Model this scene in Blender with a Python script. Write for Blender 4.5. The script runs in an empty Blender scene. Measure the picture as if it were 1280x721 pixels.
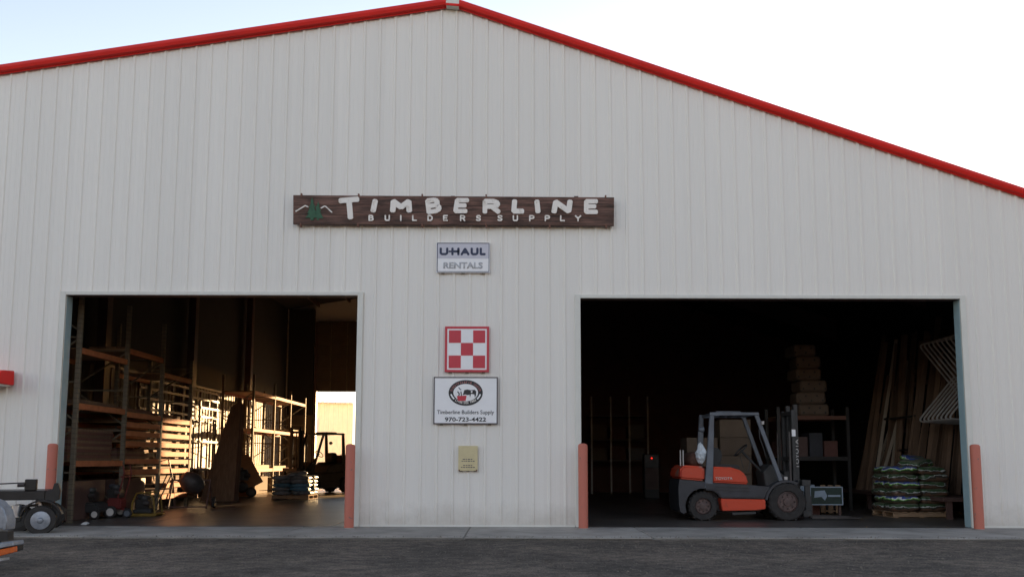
import bpy, bmesh, math, random
from mathutils import Vector, Matrix
random.seed(7)
R = math.radians
S = bpy.context.scene
COL = S.collection

# ---------------------------------------------------------------- camera, sky, sun, exposure
F, TILT, CX, CY, DIST, EYE = 1060.0, R(6), 640.0, 463.6, 16.14, 1.24
cd = bpy.data.cameras.new('camera'); cam = bpy.data.objects.new('camera', cd); COL.objects.link(cam)
cam.location = (0, -DIST, EYE); cam.rotation_euler = (R(90) + TILT, R(-0.12), 0)
cd.sensor_width = 36; cd.lens = 36 * F / 1280; cd.shift_y = (CY - 360.5) / 1280; cd.clip_end = 2000
S.camera = cam
SUN_AZ, SUN_EL = R(21), R(5.6)          # azimuth from +Y (behind the building) towards +X
w = bpy.data.worlds.new('World'); S.world = w; w.use_nodes = True
nt = w.node_tree; bg = nt.nodes['Background']
sky = nt.nodes.new('ShaderNodeTexSky'); sky.sky_type = 'NISHITA'; sky.sun_disc = False
sky.sun_elevation = SUN_EL; sky.sun_rotation = SUN_AZ; sky.altitude = 2400; sky.air_density = 1.0; sky.dust_density = 1.0; sky.ozone_density = 0.45
wb = nt.nodes.new('ShaderNodeMix'); wb.data_type = 'RGBA'; wb.blend_type = 'MULTIPLY'; wb.inputs[0].default_value = 1.0
wb.inputs[7].default_value = (1.10, 0.885, 0.835, 1)      # even colour balance over the whole sky
nt.links.new(sky.outputs[0], wb.inputs[6]); nt.links.new(wb.outputs[2], bg.inputs[0]); bg.inputs[1].default_value = 0.15
sl = bpy.data.lights.new('sun', 'SUN'); so = bpy.data.objects.new('sun', sl); COL.objects.link(so)
sl.energy = 5.0; sl.angle = R(0.53); sl.color = (1.0, 0.64, 0.31)
sd = Vector((math.sin(SUN_AZ) * math.cos(SUN_EL), math.cos(SUN_AZ) * math.cos(SUN_EL), math.sin(SUN_EL)))
so.rotation_euler = sd.to_track_quat('Z', 'Y').to_euler(); so.location = (20, 60, 30)
vs = S.view_settings; vs.view_transform = 'Standard'; vs.look = 'None'; vs.gamma = 1.0; vs.exposure = 2.05; vs.use_curve_mapping = False
S.cycles.max_bounces = 10; S.cycles.diffuse_bounces = 6; S.cycles.use_denoising = True
S.cycles.sample_clamp_indirect = 6.0

def at(px, py, Y):                        # the point at depth Y that the photo shows at (px, py)
    u = (px - CX) / F; v = -(py - CY) / F
    d = Vector((u, math.cos(TILT) - v * math.sin(TILT), math.sin(TILT) + v * math.cos(TILT)))
    s = (Y + DIST) / d.y
    return Vector((d.x * s, Y, EYE + d.z * s))

# ---------------------------------------------------------------- materials
def mat(name, c, rough=0.6, metal=0.0, var=0.12, scale=3.0, bump=0.0, bscale=60.0, stretch=(1, 1, 1), c2=None, thr=(0.4, 0.65), rnd=0.0, spec=0.5):
    m = bpy.data.materials.new(name); m.use_nodes = True
    n = m.node_tree.nodes; L = m.node_tree.links; b = n['Principled BSDF']
    b.inputs['Roughness'].default_value = rough; b.inputs['Metallic'].default_value = metal
    b.inputs['Specular IOR Level'].default_value = spec
    tc = n.new('ShaderNodeTexCoord'); mp = n.new('ShaderNodeMapping'); mp.inputs['Scale'].default_value = stretch
    L.new(tc.outputs['Object'], mp.inputs[0])
    nz = n.new('ShaderNodeTexNoise'); nz.inputs['Scale'].default_value = scale; nz.inputs['Detail'].default_value = 6; nz.inputs['Roughness'].default_value = 0.6
    L.new(mp.outputs[0], nz.inputs['Vector'])
    rp = n.new('ShaderNodeValToRGB'); L.new(nz.outputs['Fac'], rp.inputs[0])
    lo = [max(0, x * (1 - var)) for x in c]; hi = [min(1, x * (1 + var)) for x in c]
    if c2: lo = c2; hi = c
    rp.color_ramp.elements[0].position = thr[0] if c2 else 0.3; rp.color_ramp.elements[0].color = (*lo, 1)
    rp.color_ramp.elements[1].position = thr[1] if c2 else 0.7; rp.color_ramp.elements[1].color = (*hi, 1)
    out = rp.outputs[0]
    if rnd:
        oi = n.new('ShaderNodeObjectInfo'); mr = n.new('ShaderNodeMapRange'); mr.inputs[3].default_value = 1 - rnd; mr.inputs[4].default_value = 1 + rnd
        L.new(oi.outputs['Random'], mr.inputs[0])
        hv = n.new('ShaderNodeHueSaturation'); L.new(mr.outputs[0], hv.inputs['Value']); L.new(out, hv.inputs['Color']); out = hv.outputs[0]
    L.new(out, b.inputs['Base Color'])
    if bump:
        n2 = n.new('ShaderNodeTexNoise'); n2.inputs['Scale'].default_value = bscale; n2.inputs['Detail'].default_value = 4; L.new(mp.outputs[0], n2.inputs['Vector'])
        bp = n.new('ShaderNodeBump'); bp.inputs['Strength'].default_value = bump; bp.inputs['Distance'].default_value = 0.02
        L.new(n2.outputs['Fac'], bp.inputs['Height']); L.new(bp.outputs[0], b.inputs['Normal'])
    return m

M = dict(
    siding=mat('siding', (0.80, 0.755, 0.695), 0.42, var=0.018, scale=1.2, stretch=(3, 1, 0.15), bump=0.2, bscale=1.6, rnd=0.025),
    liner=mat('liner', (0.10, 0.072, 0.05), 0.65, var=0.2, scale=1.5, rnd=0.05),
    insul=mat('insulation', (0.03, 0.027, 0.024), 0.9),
    red=mat('red_trim', (0.70, 0.016, 0.010), 0.5, spec=0.3, var=0.12, scale=1.2, bump=0.06, bscale=4),
    cream=mat('cream_trim', (0.68, 0.66, 0.60), 0.5, var=0.05),
    jamb=mat('jamb_blue', (0.30, 0.42, 0.46), 0.5, var=0.08, scale=4),
    steel=mat('dark_steel', (0.10, 0.055, 0.045), 0.6, var=0.2),
    concrete=mat('concrete', (0.29, 0.265, 0.235), 0.88, var=0.3, scale=1.3, bump=0.25, bscale=70, rnd=0.07),
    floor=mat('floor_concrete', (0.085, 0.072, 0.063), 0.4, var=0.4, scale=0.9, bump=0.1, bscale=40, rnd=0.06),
    glare_floor=mat('floor_sun_glare', (0.52, 0.44, 0.34), 0.27, spec=0.8, var=0.3, scale=0.8, bump=0.1, bscale=30, rnd=0.06),  # paler floor concrete, with sun glare put into the colour
    yard=mat('yard_gravel', (0.66, 0.53, 0.38), 0.95, var=0.2, scale=2, bump=0.4, bscale=30),
    grit=mat('loose_grit', (0.14, 0.12, 0.10), 0.9, var=0.4, scale=3),
    blocker_scrub=mat('sky_blocker_scrub', (0.13, 0.105, 0.075), 0.95, var=0.4, scale=0.15),
    cream_wall=mat('yard_wall', (0.90, 0.79, 0.60), 0.6, var=0.05),
    bollard=mat('bollard_paint', (0.50, 0.148, 0.10), 0.65, var=0.25, scale=7, bump=0.2, bscale=50, c2=(0.22, 0.13, 0.11), thr=(0.34, 0.38)),
    letter=mat('letter_paint', (0.86, 0.80, 0.74), 0.7, scale=9, c2=(0.60, 0.53, 0.46), thr=(0.30, 0.46), bump=0.2, bscale=30),
    green=mat('emblem_green', (0.035, 0.105, 0.055), 0.7, var=0.2, scale=9),
    rust=mat('rusty_bracket', (0.16, 0.07, 0.045), 0.7),
    white=mat('sign_white', (0.87, 0.85, 0.85), 0.45, var=0.03),
    lilac=mat('sign_lilac', (0.58, 0.56, 0.62), 0.45, var=0.03),
    navy=mat('print_navy', (0.022, 0.03, 0.075), 0.5),
    greyprint=mat('print_grey', (0.47, 0.47, 0.49), 0.5),
    signred=mat('print_red', (0.55, 0.035, 0.055), 0.45, var=0.06),
    black=mat('print_black', (0.022, 0.02, 0.022), 0.5),
    maroon=mat('print_maroon', (0.42, 0.16, 0.15), 0.5),
    darkframe=mat('sign_frame', (0.10, 0.085, 0.09), 0.5),
    yellow_notice=mat('notice_yellow', (0.62, 0.52, 0.30), 0.6, var=0.08, scale=6),
    worn=mat('worn_orange', (0.58, 0.058, 0.02), 0.45, scale=4.5, bump=0.1, bscale=14, c2=(0.30, 0.20, 0.15), thr=(0.36, 0.44)),
    orange=mat('forklift_orange', (0.60, 0.055, 0.018), 0.4, var=0.2, scale=6, bump=0.08, bscale=14, c2=(0.33, 0.05, 0.025), thr=(0.25, 0.42)),
    fgrey=mat('forklift_grey', (0.032, 0.033, 0.040), 0.45, var=0.25, scale=5, bump=0.1, bscale=20),
    fguard=mat('guard_grey', (0.12, 0.13, 0.15), 0.5, var=0.2, scale=5),
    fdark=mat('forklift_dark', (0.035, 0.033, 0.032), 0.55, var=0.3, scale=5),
    rubber=mat('rubber', (0.03, 0.026, 0.024), 0.85, var=0.3, scale=10, bump=0.4, bscale=45),
    hub=mat('hub_metal', (0.06, 0.05, 0.047), 0.5, 0.2, var=0.3, scale=12),
    rimm=mat('rim_paint', (0.09, 0.055, 0.048), 0.55, var=0.4, scale=12),
    bolt=mat('bolt_metal', (0.5, 0.46, 0.43), 0.4, 0.0),
    seatm=mat('seat_vinyl', (0.02, 0.02, 0.021), 0.6),
    plastic=mat('plastic_film', (0.58, 0.62, 0.65), 0.3, var=0.2, scale=14, bump=0.5, bscale=18),
    brown=mat('brown_cloth', (0.10, 0.045, 0.03), 0.9, var=0.4, scale=12, bump=0.6, bscale=20),
    beam=mat('beam_orange', (0.40, 0.13, 0.055), 0.72, spec=0.25, var=0.18, scale=5, rnd=0.08),
    post=mat('upright_grey', (0.17, 0.14, 0.10), 0.75, spec=0.25, var=0.2, scale=8),
    ply=mat('plywood', (0.30, 0.17, 0.085), 0.75, var=0.2, scale=2, stretch=(1, 6, 6), rnd=0.12),
    wood=mat('lumber', (0.15, 0.09, 0.055), 0.85, var=0.25, scale=6, stretch=(4, 4, 0.4), rnd=0.25),
    palewood=mat('pale_lumber', (0.42, 0.34, 0.26), 0.85, var=0.2, scale=6, stretch=(4, 4, 0.4), rnd=0.2),
    palletw=mat('pallet_wood', (0.30, 0.19, 0.11), 0.85, var=0.3, scale=6, stretch=(1, 5, 5), bump=0.3, bscale=30, rnd=0.15),
    card=mat('cardboard', (0.155, 0.11, 0.078), 0.9, var=0.12, scale=3, rnd=0.1),
    tube=mat('hoop_metal', (0.42, 0.38, 0.35), 0.5, 0.1, var=0.2, scale=9),
    hood=mat('engine_black', (0.025, 0.022, 0.02), 0.5),
    mred=mat('machine_red', (0.15, 0.018, 0.014), 0.6, var=0.2),
    myellow=mat('machine_yellow', (0.20, 0.12, 0.015), 0.6, var=0.25, scale=8),
    wheelw=mat('wheel_white', (0.62, 0.58, 0.54), 0.5),
    chrome=mat('bright_metal', (0.62, 0.64, 0.68), 0.28, 0.85, var=0.15, scale=10, bump=0.1, bscale=12),
    dullsilver=mat('dull_silver', (0.30, 0.32, 0.36), 0.4, 0.6, var=0.25, scale=9, bump=0.15, bscale=12),
    amber=mat('lamp_amber', (0.62, 0.13, 0.03), 0.25, var=0.15, scale=30),
    redlens=mat('lamp_red', (0.35, 0.02, 0.015), 0.25),
    black_paint=mat('black_paint', (0.018, 0.016, 0.016), 0.4, var=0.3, scale=6),
    brownwall=mat('brown_wall', (0.13, 0.055, 0.042), 0.8, var=0.15),
    bluebox=mat('blue_grey_box', (0.30, 0.36, 0.42), 0.6),
    boxgreen=mat('board_green', (0.022, 0.04, 0.03), 0.6, var=0.3, scale=8),
    bagdark=mat('bag_dark', (0.13, 0.14, 0.15), 0.42, var=0.6, scale=7, bump=0.5, bscale=14, rnd=0.3),
    bagblue=mat('bag_blue', (0.06, 0.14, 0.20), 0.42, var=0.5, scale=7, bump=0.5, bscale=14, rnd=0.2),
    grill=mat('grey_roll', (0.12, 0.13, 0.14), 0.6),
    paper=mat('paper', (0.7, 0.7, 0.68), 0.8),
)

def splash(m):                # rain-splashed dirt and rust runs low on the siding
    n = m.node_tree.nodes; L = m.node_tree.links; b = n['Principled BSDF']; src = b.inputs['Base Color'].links[0].from_socket
    tc = n.new('ShaderNodeTexCoord'); sx = n.new('ShaderNodeSeparateXYZ'); L.new(tc.outputs['Object'], sx.inputs[0])
    nz = n.new('ShaderNodeTexNoise'); nz.inputs['Scale'].default_value = 2.2; nz.inputs['Detail'].default_value = 8; nz.inputs['Roughness'].default_value = .7; L.new(tc.outputs['Object'], nz.inputs['Vector'])
    a = n.new('ShaderNodeMath'); a.operation = 'MULTIPLY_ADD'; a.inputs[1].default_value = -0.9; L.new(nz.outputs['Fac'], a.inputs[0]); L.new(sx.outputs['Z'], a.inputs[2])
    r = n.new('ShaderNodeMapRange'); r.inputs[1].default_value = 0.02; r.inputs[2].default_value = -0.42; r.inputs[3].default_value = 0; r.inputs[4].default_value = .5; L.new(a.outputs[0], r.inputs[0])
    mp = n.new('ShaderNodeMapping'); mp.inputs['Scale'].default_value = (5.5, 1, 0.22); L.new(tc.outputs['Object'], mp.inputs[0])
    n2 = n.new('ShaderNodeTexNoise'); n2.inputs['Scale'].default_value = 1.0; n2.inputs['Detail'].default_value = 5; L.new(mp.outputs[0], n2.inputs['Vector'])
    r2 = n.new('ShaderNodeMapRange'); r2.inputs[1].default_value = .6; r2.inputs[2].default_value = .8; r2.inputs[3].default_value = 0; r2.inputs[4].default_value = .09; L.new(n2.outputs['Fac'], r2.inputs[0])
    ad = n.new('ShaderNodeMath'); ad.operation = 'ADD'; ad.use_clamp = True; L.new(r.outputs[0], ad.inputs[0]); L.new(r2.outputs[0], ad.inputs[1])
    mx = n.new('ShaderNodeMix'); mx.data_type = 'RGBA'; L.new(ad.outputs[0], mx.inputs[0]); L.new(src, mx.inputs[6]); mx.inputs[7].default_value = (0.42, 0.37, 0.31, 1); L.new(mx.outputs[2], b.inputs['Base Color'])
splash(M['siding'])

def asphalt():
    m = bpy.data.materials.new('asphalt'); m.use_nodes = True; n = m.node_tree.nodes; L = m.node_tree.links; b = n['Principled BSDF']
    b.inputs['Roughness'].default_value = 0.9; b.inputs['Specular IOR Level'].default_value = 0.25
    tc = n.new('ShaderNodeTexCoord')
    def noise(s, d=6, r=0.6):
        x = n.new('ShaderNodeTexNoise'); x.inputs['Scale'].default_value = s; x.inputs['Detail'].default_value = d; x.inputs['Roughness'].default_value = r; L.new(tc.outputs['Object'], x.inputs['Vector']); return x
    big = noise(0.55); mid = noise(5); 
    vo = n.new('ShaderNodeTexVoronoi'); vo.inputs['Scale'].default_value = 55; L.new(tc.outputs['Object'], vo.inputs['Vector'])
    r1 = n.new('ShaderNodeValToRGB'); L.new(big.outputs['Fac'], r1.inputs[0])
    r1.color_ramp.elements[0].position = 0.40; r1.color_ramp.elements[0].color = (0.075, 0.064, 0.054, 1); r1.color_ramp.elements[1].position = 0.64; r1.color_ramp.elements[1].color = (0.145, 0.118, 0.096, 1)
    r2 = n.new('ShaderNodeValToRGB'); L.new(mid.outputs['Fac'], r2.inputs[0]); r2.color_ramp.elements[0].position = 0.35; r2.color_ramp.elements[0].color = (0.6, 0.6, 0.6, 1); r2.color_ramp.elements[1].position = 0.68; r2.color_ramp.elements[1].color = (1.3, 1.27, 1.25, 1)
    r3 = n.new('ShaderNodeMapRange'); L.new(vo.outputs['Color'], r3.inputs[0]); r3.inputs[3].default_value = 0.5; r3.inputs[4].default_value = 1.75
    a = n.new('ShaderNodeMix'); a.data_type = 'RGBA'; a.blend_type = 'MULTIPLY'; a.inputs[0].default_value = 1; L.new(r1.outputs[0], a.inputs[6]); L.new(r2.outputs[0], a.inputs[7])
    c = n.new('ShaderNodeMix'); c.data_type = 'RGBA'; c.blend_type = 'MULTIPLY'; c.inputs[0].default_value = 1; L.new(a.outputs[2], c.inputs[6]); L.new(r3.outputs[0], c.inputs[7])
    L.new(c.outputs[2], b.inputs['Base Color'])
    bp = n.new('ShaderNodeBump'); bp.inputs['Strength'].default_value = 0.6; bp.inputs['Distance'].default_value = 0.015; L.new(vo.outputs['Distance'], bp.inputs['Height'])
    b2 = n.new('ShaderNodeBump'); b2.inputs['Strength'].default_value = 0.5; b2.inputs['Distance'].default_value = 0.05; L.new(mid.outputs['Fac'], b2.inputs['Height']); L.new(bp.outputs[0], b2.inputs['Normal']); L.new(b2.outputs[0], b.inputs['Normal'])
    return m
M['asphalt'] = asphalt()

def signwood():
    m = bpy.data.materials.new('sign_wood'); m.use_nodes = True; n = m.node_tree.nodes; L = m.node_tree.links; b = n['Principled BSDF']; b.inputs['Roughness'].default_value = 0.75
    tc = n.new('ShaderNodeTexCoord')
    def nz(st, s, d=8):
        mp = n.new('ShaderNodeMapping'); mp.inputs['Scale'].default_value = st; L.new(tc.outputs['Object'], mp.inputs[0])
        x = n.new('ShaderNodeTexNoise'); x.inputs['Scale'].default_value = s; x.inputs['Detail'].default_value = d; x.inputs['Roughness'].default_value = 0.65; L.new(mp.outputs[0], x.inputs['Vector']); return x
    g = nz((0.5, 8, 8), 3.5); p = nz((0.8, 2.5, 2.5), 1.5)
    r1 = n.new('ShaderNodeValToRGB'); L.new(g.outputs['Fac'], r1.inputs[0]); r1.color_ramp.elements[0].position = 0.35; r1.color_ramp.elements[0].color = (0.05, 0.028, 0.019, 1); r1.color_ramp.elements[1].position = 0.62; r1.color_ramp.elements[1].color = (0.20, 0.10, 0.075, 1)
    r2 = n.new('ShaderNodeValToRGB'); L.new(p.outputs['Fac'], r2.inputs[0]); r2.color_ramp.elements[0].position = 0.36; r2.color_ramp.elements[0].color = (0.32, 0.28, 0.24, 1); r2.color_ramp.elements[1].position = 0.56; r2.color_ramp.elements[1].color = (1, 1, 1, 1)
    a = n.new('ShaderNodeMix'); a.data_type = 'RGBA'; a.blend_type = 'MULTIPLY'; a.inputs[0].default_value = 0.85; L.new(r1.outputs[0], a.inputs[6]); L.new(r2.outputs[0], a.inputs[7]); L.new(a.outputs[2], b.inputs['Base Color'])
    bp = n.new('ShaderNodeBump'); bp.inputs['Strength'].default_value = 0.5; bp.inputs['Distance'].default_value = 0.01; L.new(g.outputs['Fac'], bp.inputs['Height']); L.new(bp.outputs[0], b.inputs['Normal'])
    return m
M['signwood'] = signwood()

def bagprint(name, cols):
    m = bpy.data.materials.new(name); m.use_nodes = True; n = m.node_tree.nodes; L = m.node_tree.links; b = n['Principled BSDF']; b.inputs['Roughness'].default_value = 0.32
    tc = n.new('ShaderNodeTexCoord'); sx = n.new('ShaderNodeSeparateXYZ'); L.new(tc.outputs['Generated'], sx.inputs[0])
    nz = n.new('ShaderNodeTexNoise'); nz.inputs['Scale'].default_value = 5; nz.inputs['Detail'].default_value = 4; oi_ = n.new('ShaderNodeObjectInfo'); va = n.new('ShaderNodeVectorMath'); va.operation = 'MULTIPLY_ADD'; va.inputs[1].default_value = (1, 1, 1); L.new(tc.outputs['Object'], va.inputs[0]); L.new(oi_.outputs['Location'], va.inputs[2]); L.new(va.outputs[0], nz.inputs['Vector'])
    ma = n.new('ShaderNodeMath'); ma.operation = 'MULTIPLY_ADD'; ma.inputs[1].default_value = 1.1; L.new(nz.outputs['Fac'], ma.inputs[0]); L.new(sx.outputs['Z'], ma.inputs[2])
    mr = n.new('ShaderNodeMapRange'); mr.inputs[1].default_value = 0.42; mr.inputs[2].default_value = 1.62; L.new(ma.outputs[0], mr.inputs[0])
    rp = n.new('ShaderNodeValToRGB'); L.new(mr.outputs[0], rp.inputs[0]); rp.color_ramp.interpolation = 'CONSTANT'
    e = rp.color_ramp.elements; e[0].position = 0; e[0].color = (*cols[0][1], 1); e[1].position = cols[1][0]; e[1].color = (*cols[1][1], 1)
    for p, c in cols[2:]: k = e.new(p); k.color = (*c, 1)
    L.new(rp.outputs[0], b.inputs['Base Color'])
    n2 = n.new('ShaderNodeTexNoise'); n2.inputs['Scale'].default_value = 14; L.new(tc.outputs['Object'], n2.inputs['Vector'])
    bp = n.new('ShaderNodeBump'); bp.inputs['Strength'].default_value = 0.5; bp.inputs['Distance'].default_value = 0.03; L.new(n2.outputs['Fac'], bp.inputs['Height']); L.new(bp.outputs[0], b.inputs['Normal'])
    return m
M['bag_a'] = bagprint('feed_bag_green', [(0, (0.11, 0.075, 0.045)), (0.40, (0.05, 0.07, 0.035)), (0.56, (0.256, 0.576, 0.080)), (0.64, (0.750, 0.750, 0.750)), (0.71, (0.048, 0.080, 0.320)), (0.86, (0.160, 0.192, 0.112))])
M['bag_b'] = bagprint('feed_bag_brown', [(0, (0.15, 0.085, 0.055)), (0.42, (0.05, 0.045, 0.035)), (0.55, (0.55, 0.55, 0.5)), (0.6, (0.05, 0.09, 0.04)), (0.8, (0.14, 0.15, 0.10))])
M['bag_c'] = bagprint('feed_bag_navy', [(0, (0.14, 0.09, 0.06)), (0.38, (0.032, 0.056, 0.240)), (0.7, (0.750, 0.750, 0.750)), (0.78, (0.144, 0.208, 0.096))])

def perforated():
    m = M['post'].copy(); m.name = 'perforated_upright'; n = m.node_tree.nodes; L = m.node_tree.links; b = n['Principled BSDF']
    tc = n.new('ShaderNodeTexCoord'); sx = n.new('ShaderNodeSeparateXYZ'); L.new(tc.outputs['Object'], sx.inputs[0])
    fr = n.new('ShaderNodeMath'); fr.operation = 'PINGPONG'; fr.inputs[1].default_value = 0.05; L.new(sx.outputs['Z'], fr.inputs[0])
    gt = n.new('ShaderNodeMath'); gt.operation = 'GREATER_THAN'; gt.inputs[1].default_value = 0.040; L.new(fr.outputs[0], gt.inputs[0])
    mx = n.new('ShaderNodeMix'); mx.data_type = 'RGBA'; L.new(gt.outputs[0], mx.inputs[0]); src = b.inputs['Base Color'].links[0].from_socket
    L.new(src, mx.inputs[6]); mx.inputs[7].default_value = (0.12, 0.10, 0.08, 1); L.new(mx.outputs[2], b.inputs['Base Color'])
    return m
M['perf'] = perforated()

# ---------------------------------------------------------------- mesh helpers
class MB:
    def __init__(s): s.v = []; s.f = []
    def add(s, vs_, fs):
        o = len(s.v); s.v += [tuple(x) for x in vs_]; s.f += [tuple(i + o for i in q) for q in fs]; return s
    def box(s, x0, x1, y0, y1, z0, z1, rot=None):
        p = [Vector((x, y, z)) for z in (z0, z1) for y in (y0, y1) for x in (x0, x1)]
        if rot is not None:
            c = Vector(((x0 + x1) / 2, (y0 + y1) / 2, (z0 + z1) / 2)); p = [c + rot @ (q - c) for q in p]
        return s.add(p, [(0, 2, 3, 1), (4, 5, 7, 6), (0, 1, 5, 4), (2, 6, 7, 3), (0, 4, 6, 2), (1, 3, 7, 5)])
    def bar(s, a, b, wx, wy, up=(0, 0, 1)):
        a = Vector(a); b = Vector(b); d = (b - a).normalized(); up = Vector(up)
        if abs(d.dot(up)) > 0.98: up = Vector((0, 1, 0))
        r = d.cross(up).normalized(); u = r.cross(d)
        p = [q + r * sx * wx / 2 + u * sy * wy / 2 for q in (a, b) for sx, sy in ((-1, -1), (1, -1), (1, 1), (-1, 1))]
        return s.add(p, [(0, 1, 2, 3), (7, 6, 5, 4), (0, 4, 5, 1), (1, 5, 6, 2), (2, 6, 7, 3), (3, 7, 4, 0)])
    def cyl(s, a, b, r, n=12, r2=None):
        a = Vector(a); b = Vector(b); d = (b - a).normalized(); up = Vector((0, 0, 1)) if abs(d.z) < 0.9 else Vector((0, 1, 0))
        x = d.cross(up).normalized(); y = x.cross(d); r2 = r if r2 is None else r2
        p = [q + (x * math.cos(2 * math.pi * k / n) + y * math.sin(2 * math.pi * k / n)) * rr for q, rr in ((a, r), (b, r2)) for k in range(n)]
        return s.add(p, [tuple(range(n)), tuple(range(2 * n - 1, n - 1, -1))] + [(k, n + k, n + (k + 1) % n, (k + 1) % n) for k in range(n)])
    def tube(s, pts, r, n=8):
        pts = [Vector(p) for p in pts]; rings = []; x = None
        for i, p in enumerate(pts):
            d = (pts[min(i + 1, len(pts) - 1)] - pts[max(i - 1, 0)]).normalized()
            if x is None: x = d.cross(Vector((0.13, 0.31, 0.94))).normalized()
            x = (x - d * x.dot(d)).normalized(); y = d.cross(x)
            rings.append([p + (x * math.cos(2 * math.pi * k / n) + y * math.sin(2 * math.pi * k / n)) * r for k in range(n)])
        f = [(i * n + k, i * n + (k + 1) % n, (i + 1) * n + (k + 1) % n, (i + 1) * n + k) for i in range(len(pts) - 1) for k in range(n)]
        f += [tuple(range(n - 1, -1, -1)), tuple(range((len(pts) - 1) * n, len(pts) * n))]
        return s.add([q for g in rings for q in g], f)
    def lathe(s, prof, c, axis='y', n=28, loop=False):        # prof: (radius, offset along axis)
        c = Vector(c); p = []
        for r, o in prof:
            for k in range(n):
                a = 2 * math.pi * k / n; u, v = r * math.cos(a), r * math.sin(a)
                p.append(c + (Vector((u, o, v)) if axis == 'y' else Vector((u, v, o)) if axis == 'z' else Vector((o, u, v))))
        m_ = len(prof); f = [(i * n + k, i * n + (k + 1) % n, (i + 1) * n + (k + 1) % n, (i + 1) * n + k) for i in range(m_ - 1) for k in range(n)]
        f += [((m_ - 1) * n + k, (m_ - 1) * n + (k + 1) % n, (k + 1) % n, k) for k in range(n)] if loop else [tuple(range(n - 1, -1, -1)), tuple(range((m_ - 1) * n, m_ * n))]
        return s.add(p, f)
    def prism(s, poly, y0, y1):                   # poly in (x, z), extruded along y
        n = len(poly); p = [(x, y0, z) for x, z in poly] + [(x, y1, z) for x, z in poly]
        return s.add(p, [tuple(range(n)), tuple(range(2 * n - 1, n - 1, -1))] + [(k, n + k, n + (k + 1) % n, (k + 1) % n) for k in range(n)])
    def stroke(s, pts, wd, y0, y1, cap=0.42):     # thick polyline in (x, z) with soft-cornered ends
        for i in range(len(pts) - 1):
            a = Vector(pts[i]); b = Vector(pts[i + 1]); d = (b - a).normalized(); q = Vector((-d.y, d.x)); h = wd / 2; e = h * cap * 2; c = h * 0.5
            e0 = e if i == 0 else h * 0.55; e1 = e if i == len(pts) - 2 else h * 0.55
            P = [a - d * e0 + q * (h - c), a - d * (e0 - c) + q * h, b + d * (e1 - c) + q * h, b + d * e1 + q * (h - c), b + d * e1 - q * (h - c), b + d * (e1 - c) - q * h, a - d * (e0 - c) - q * h, a - d * e0 - q * (h - c)]
            s.prism([(v.x, v.y) for v in P], y0 - 0.0006 * (i % 3) - 0.0003 * len(s.f) % 0.0005, y1)
        return s
    def build(s, name, m, parent=None, bevel=0.0, smooth=False, seg=1, loc=None):
        me = bpy.data.meshes.new(name); me.from_pydata(s.v, [], s.f); me.update()
        bm = bmesh.new(); bm.from_mesh(me); bmesh.ops.recalc_face_normals(bm, faces=bm.faces)
        if bevel: bmesh.ops.bevel(bm, geom=[e for e in bm.edges if len(e.link_faces) == 2 and e.calc_face_angle(0) > 0.5], offset=bevel, segments=seg, affect='EDGES', clamp_overlap=True)
        if smooth:
            for f in bm.faces: f.smooth = True
            for e in bm.edges:
                if len(e.link_faces) == 2 and e.calc_face_angle(0) > 0.7: e.smooth = False
        bm.to_mesh(me); bm.free(); me.materials.append(M[m] if isinstance(m, str) else m)
        return link(name, me, parent, loc)
def link(name, me, parent=None, loc=None):
    o = bpy.data.objects.new(name, me); COL.objects.link(o); o.parent = parent
    if loc is not None: o.location = loc
    return o
def tag(o, label, cat, group=None):
    o['label'] = label; o['category'] = cat
    if group: o['group'] = group
    return o
def thing(name, label, cat, loc=(0, 0, 0), rz=0, group=None):
    o = bpy.data.objects.new(name, None); COL.objects.link(o); o.location = loc; o.rotation_euler = (0, 0, rz); o.empty_display_size = 0.2
    return tag(o, label, cat, group)
def struct(name, mb, m, **k):
    o = mb.build(name, m, **k); o['kind'] = 'structure'; return o
def copy_tree(o, parent=None):
    c = o.copy(); COL.objects.link(c); c.parent = parent
    for ch in list(o.children): copy_tree(ch, c)
    return c
ORD = ['first', 'second', 'third', 'fourth', 'fifth', 'sixth', 'seventh', 'eighth', 'ninth', 'tenth', 'eleventh', 'twelfth', 'thirteenth', 'fourteenth', 'fifteenth', 'sixteenth', 'seventeenth', 'eighteenth', 'nineteenth', 'twentieth'] + ['twenty-' + x for x in ('first', 'second', 'third', 'fourth', 'fifth', 'sixth', 'seventh', 'eighth', 'ninth')] + ['thirtieth']

def text_mesh(body, width, height, depth=0.003, offset=0.0):
    cu = bpy.data.curves.new('t', 'FONT'); cu.body = body; cu.extrude = 0; cu.offset = offset; cu.resolution_u = 3
    o = bpy.data.objects.new('t', cu); COL.objects.link(o); dg = bpy.context.evaluated_depsgraph_get()
    me = bpy.data.meshes.new_from_object(o.evaluated_get(dg)); bpy.data.objects.remove(o)
    xs = [v.co.x for v in me.vertices]; ys = [v.co.y for v in me.vertices]
    x0, x1, y0, y1 = min(xs), max(xs), min(ys), max(ys)
    for v in me.vertices:
        v.co = Vector(((v.co.x - (x0 + x1) / 2) / (x1 - x0) * width, 0, (v.co.y - (y0 + y1) / 2) / (y1 - y0) * height))
    bm = bmesh.new(); bm.from_mesh(me); bmesh.ops.recalc_face_normals(bm, faces=bm.faces)
    g = bmesh.ops.extrude_face_region(bm, geom=bm.faces[:])
    for v in [q for q in g['geom'] if isinstance(q, bmesh.types.BMVert)]: v.co.y += depth
    bmesh.ops.recalc_face_normals(bm, faces=bm.faces); bm.to_mesh(me); bm.free()
    return me
def text(name, body, width, height, loc, m, parent, offset=0.0):
    me = text_mesh(body, width, height, offset=offset); me.materials.append(M[m]); return link(name, me, parent, loc)

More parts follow.
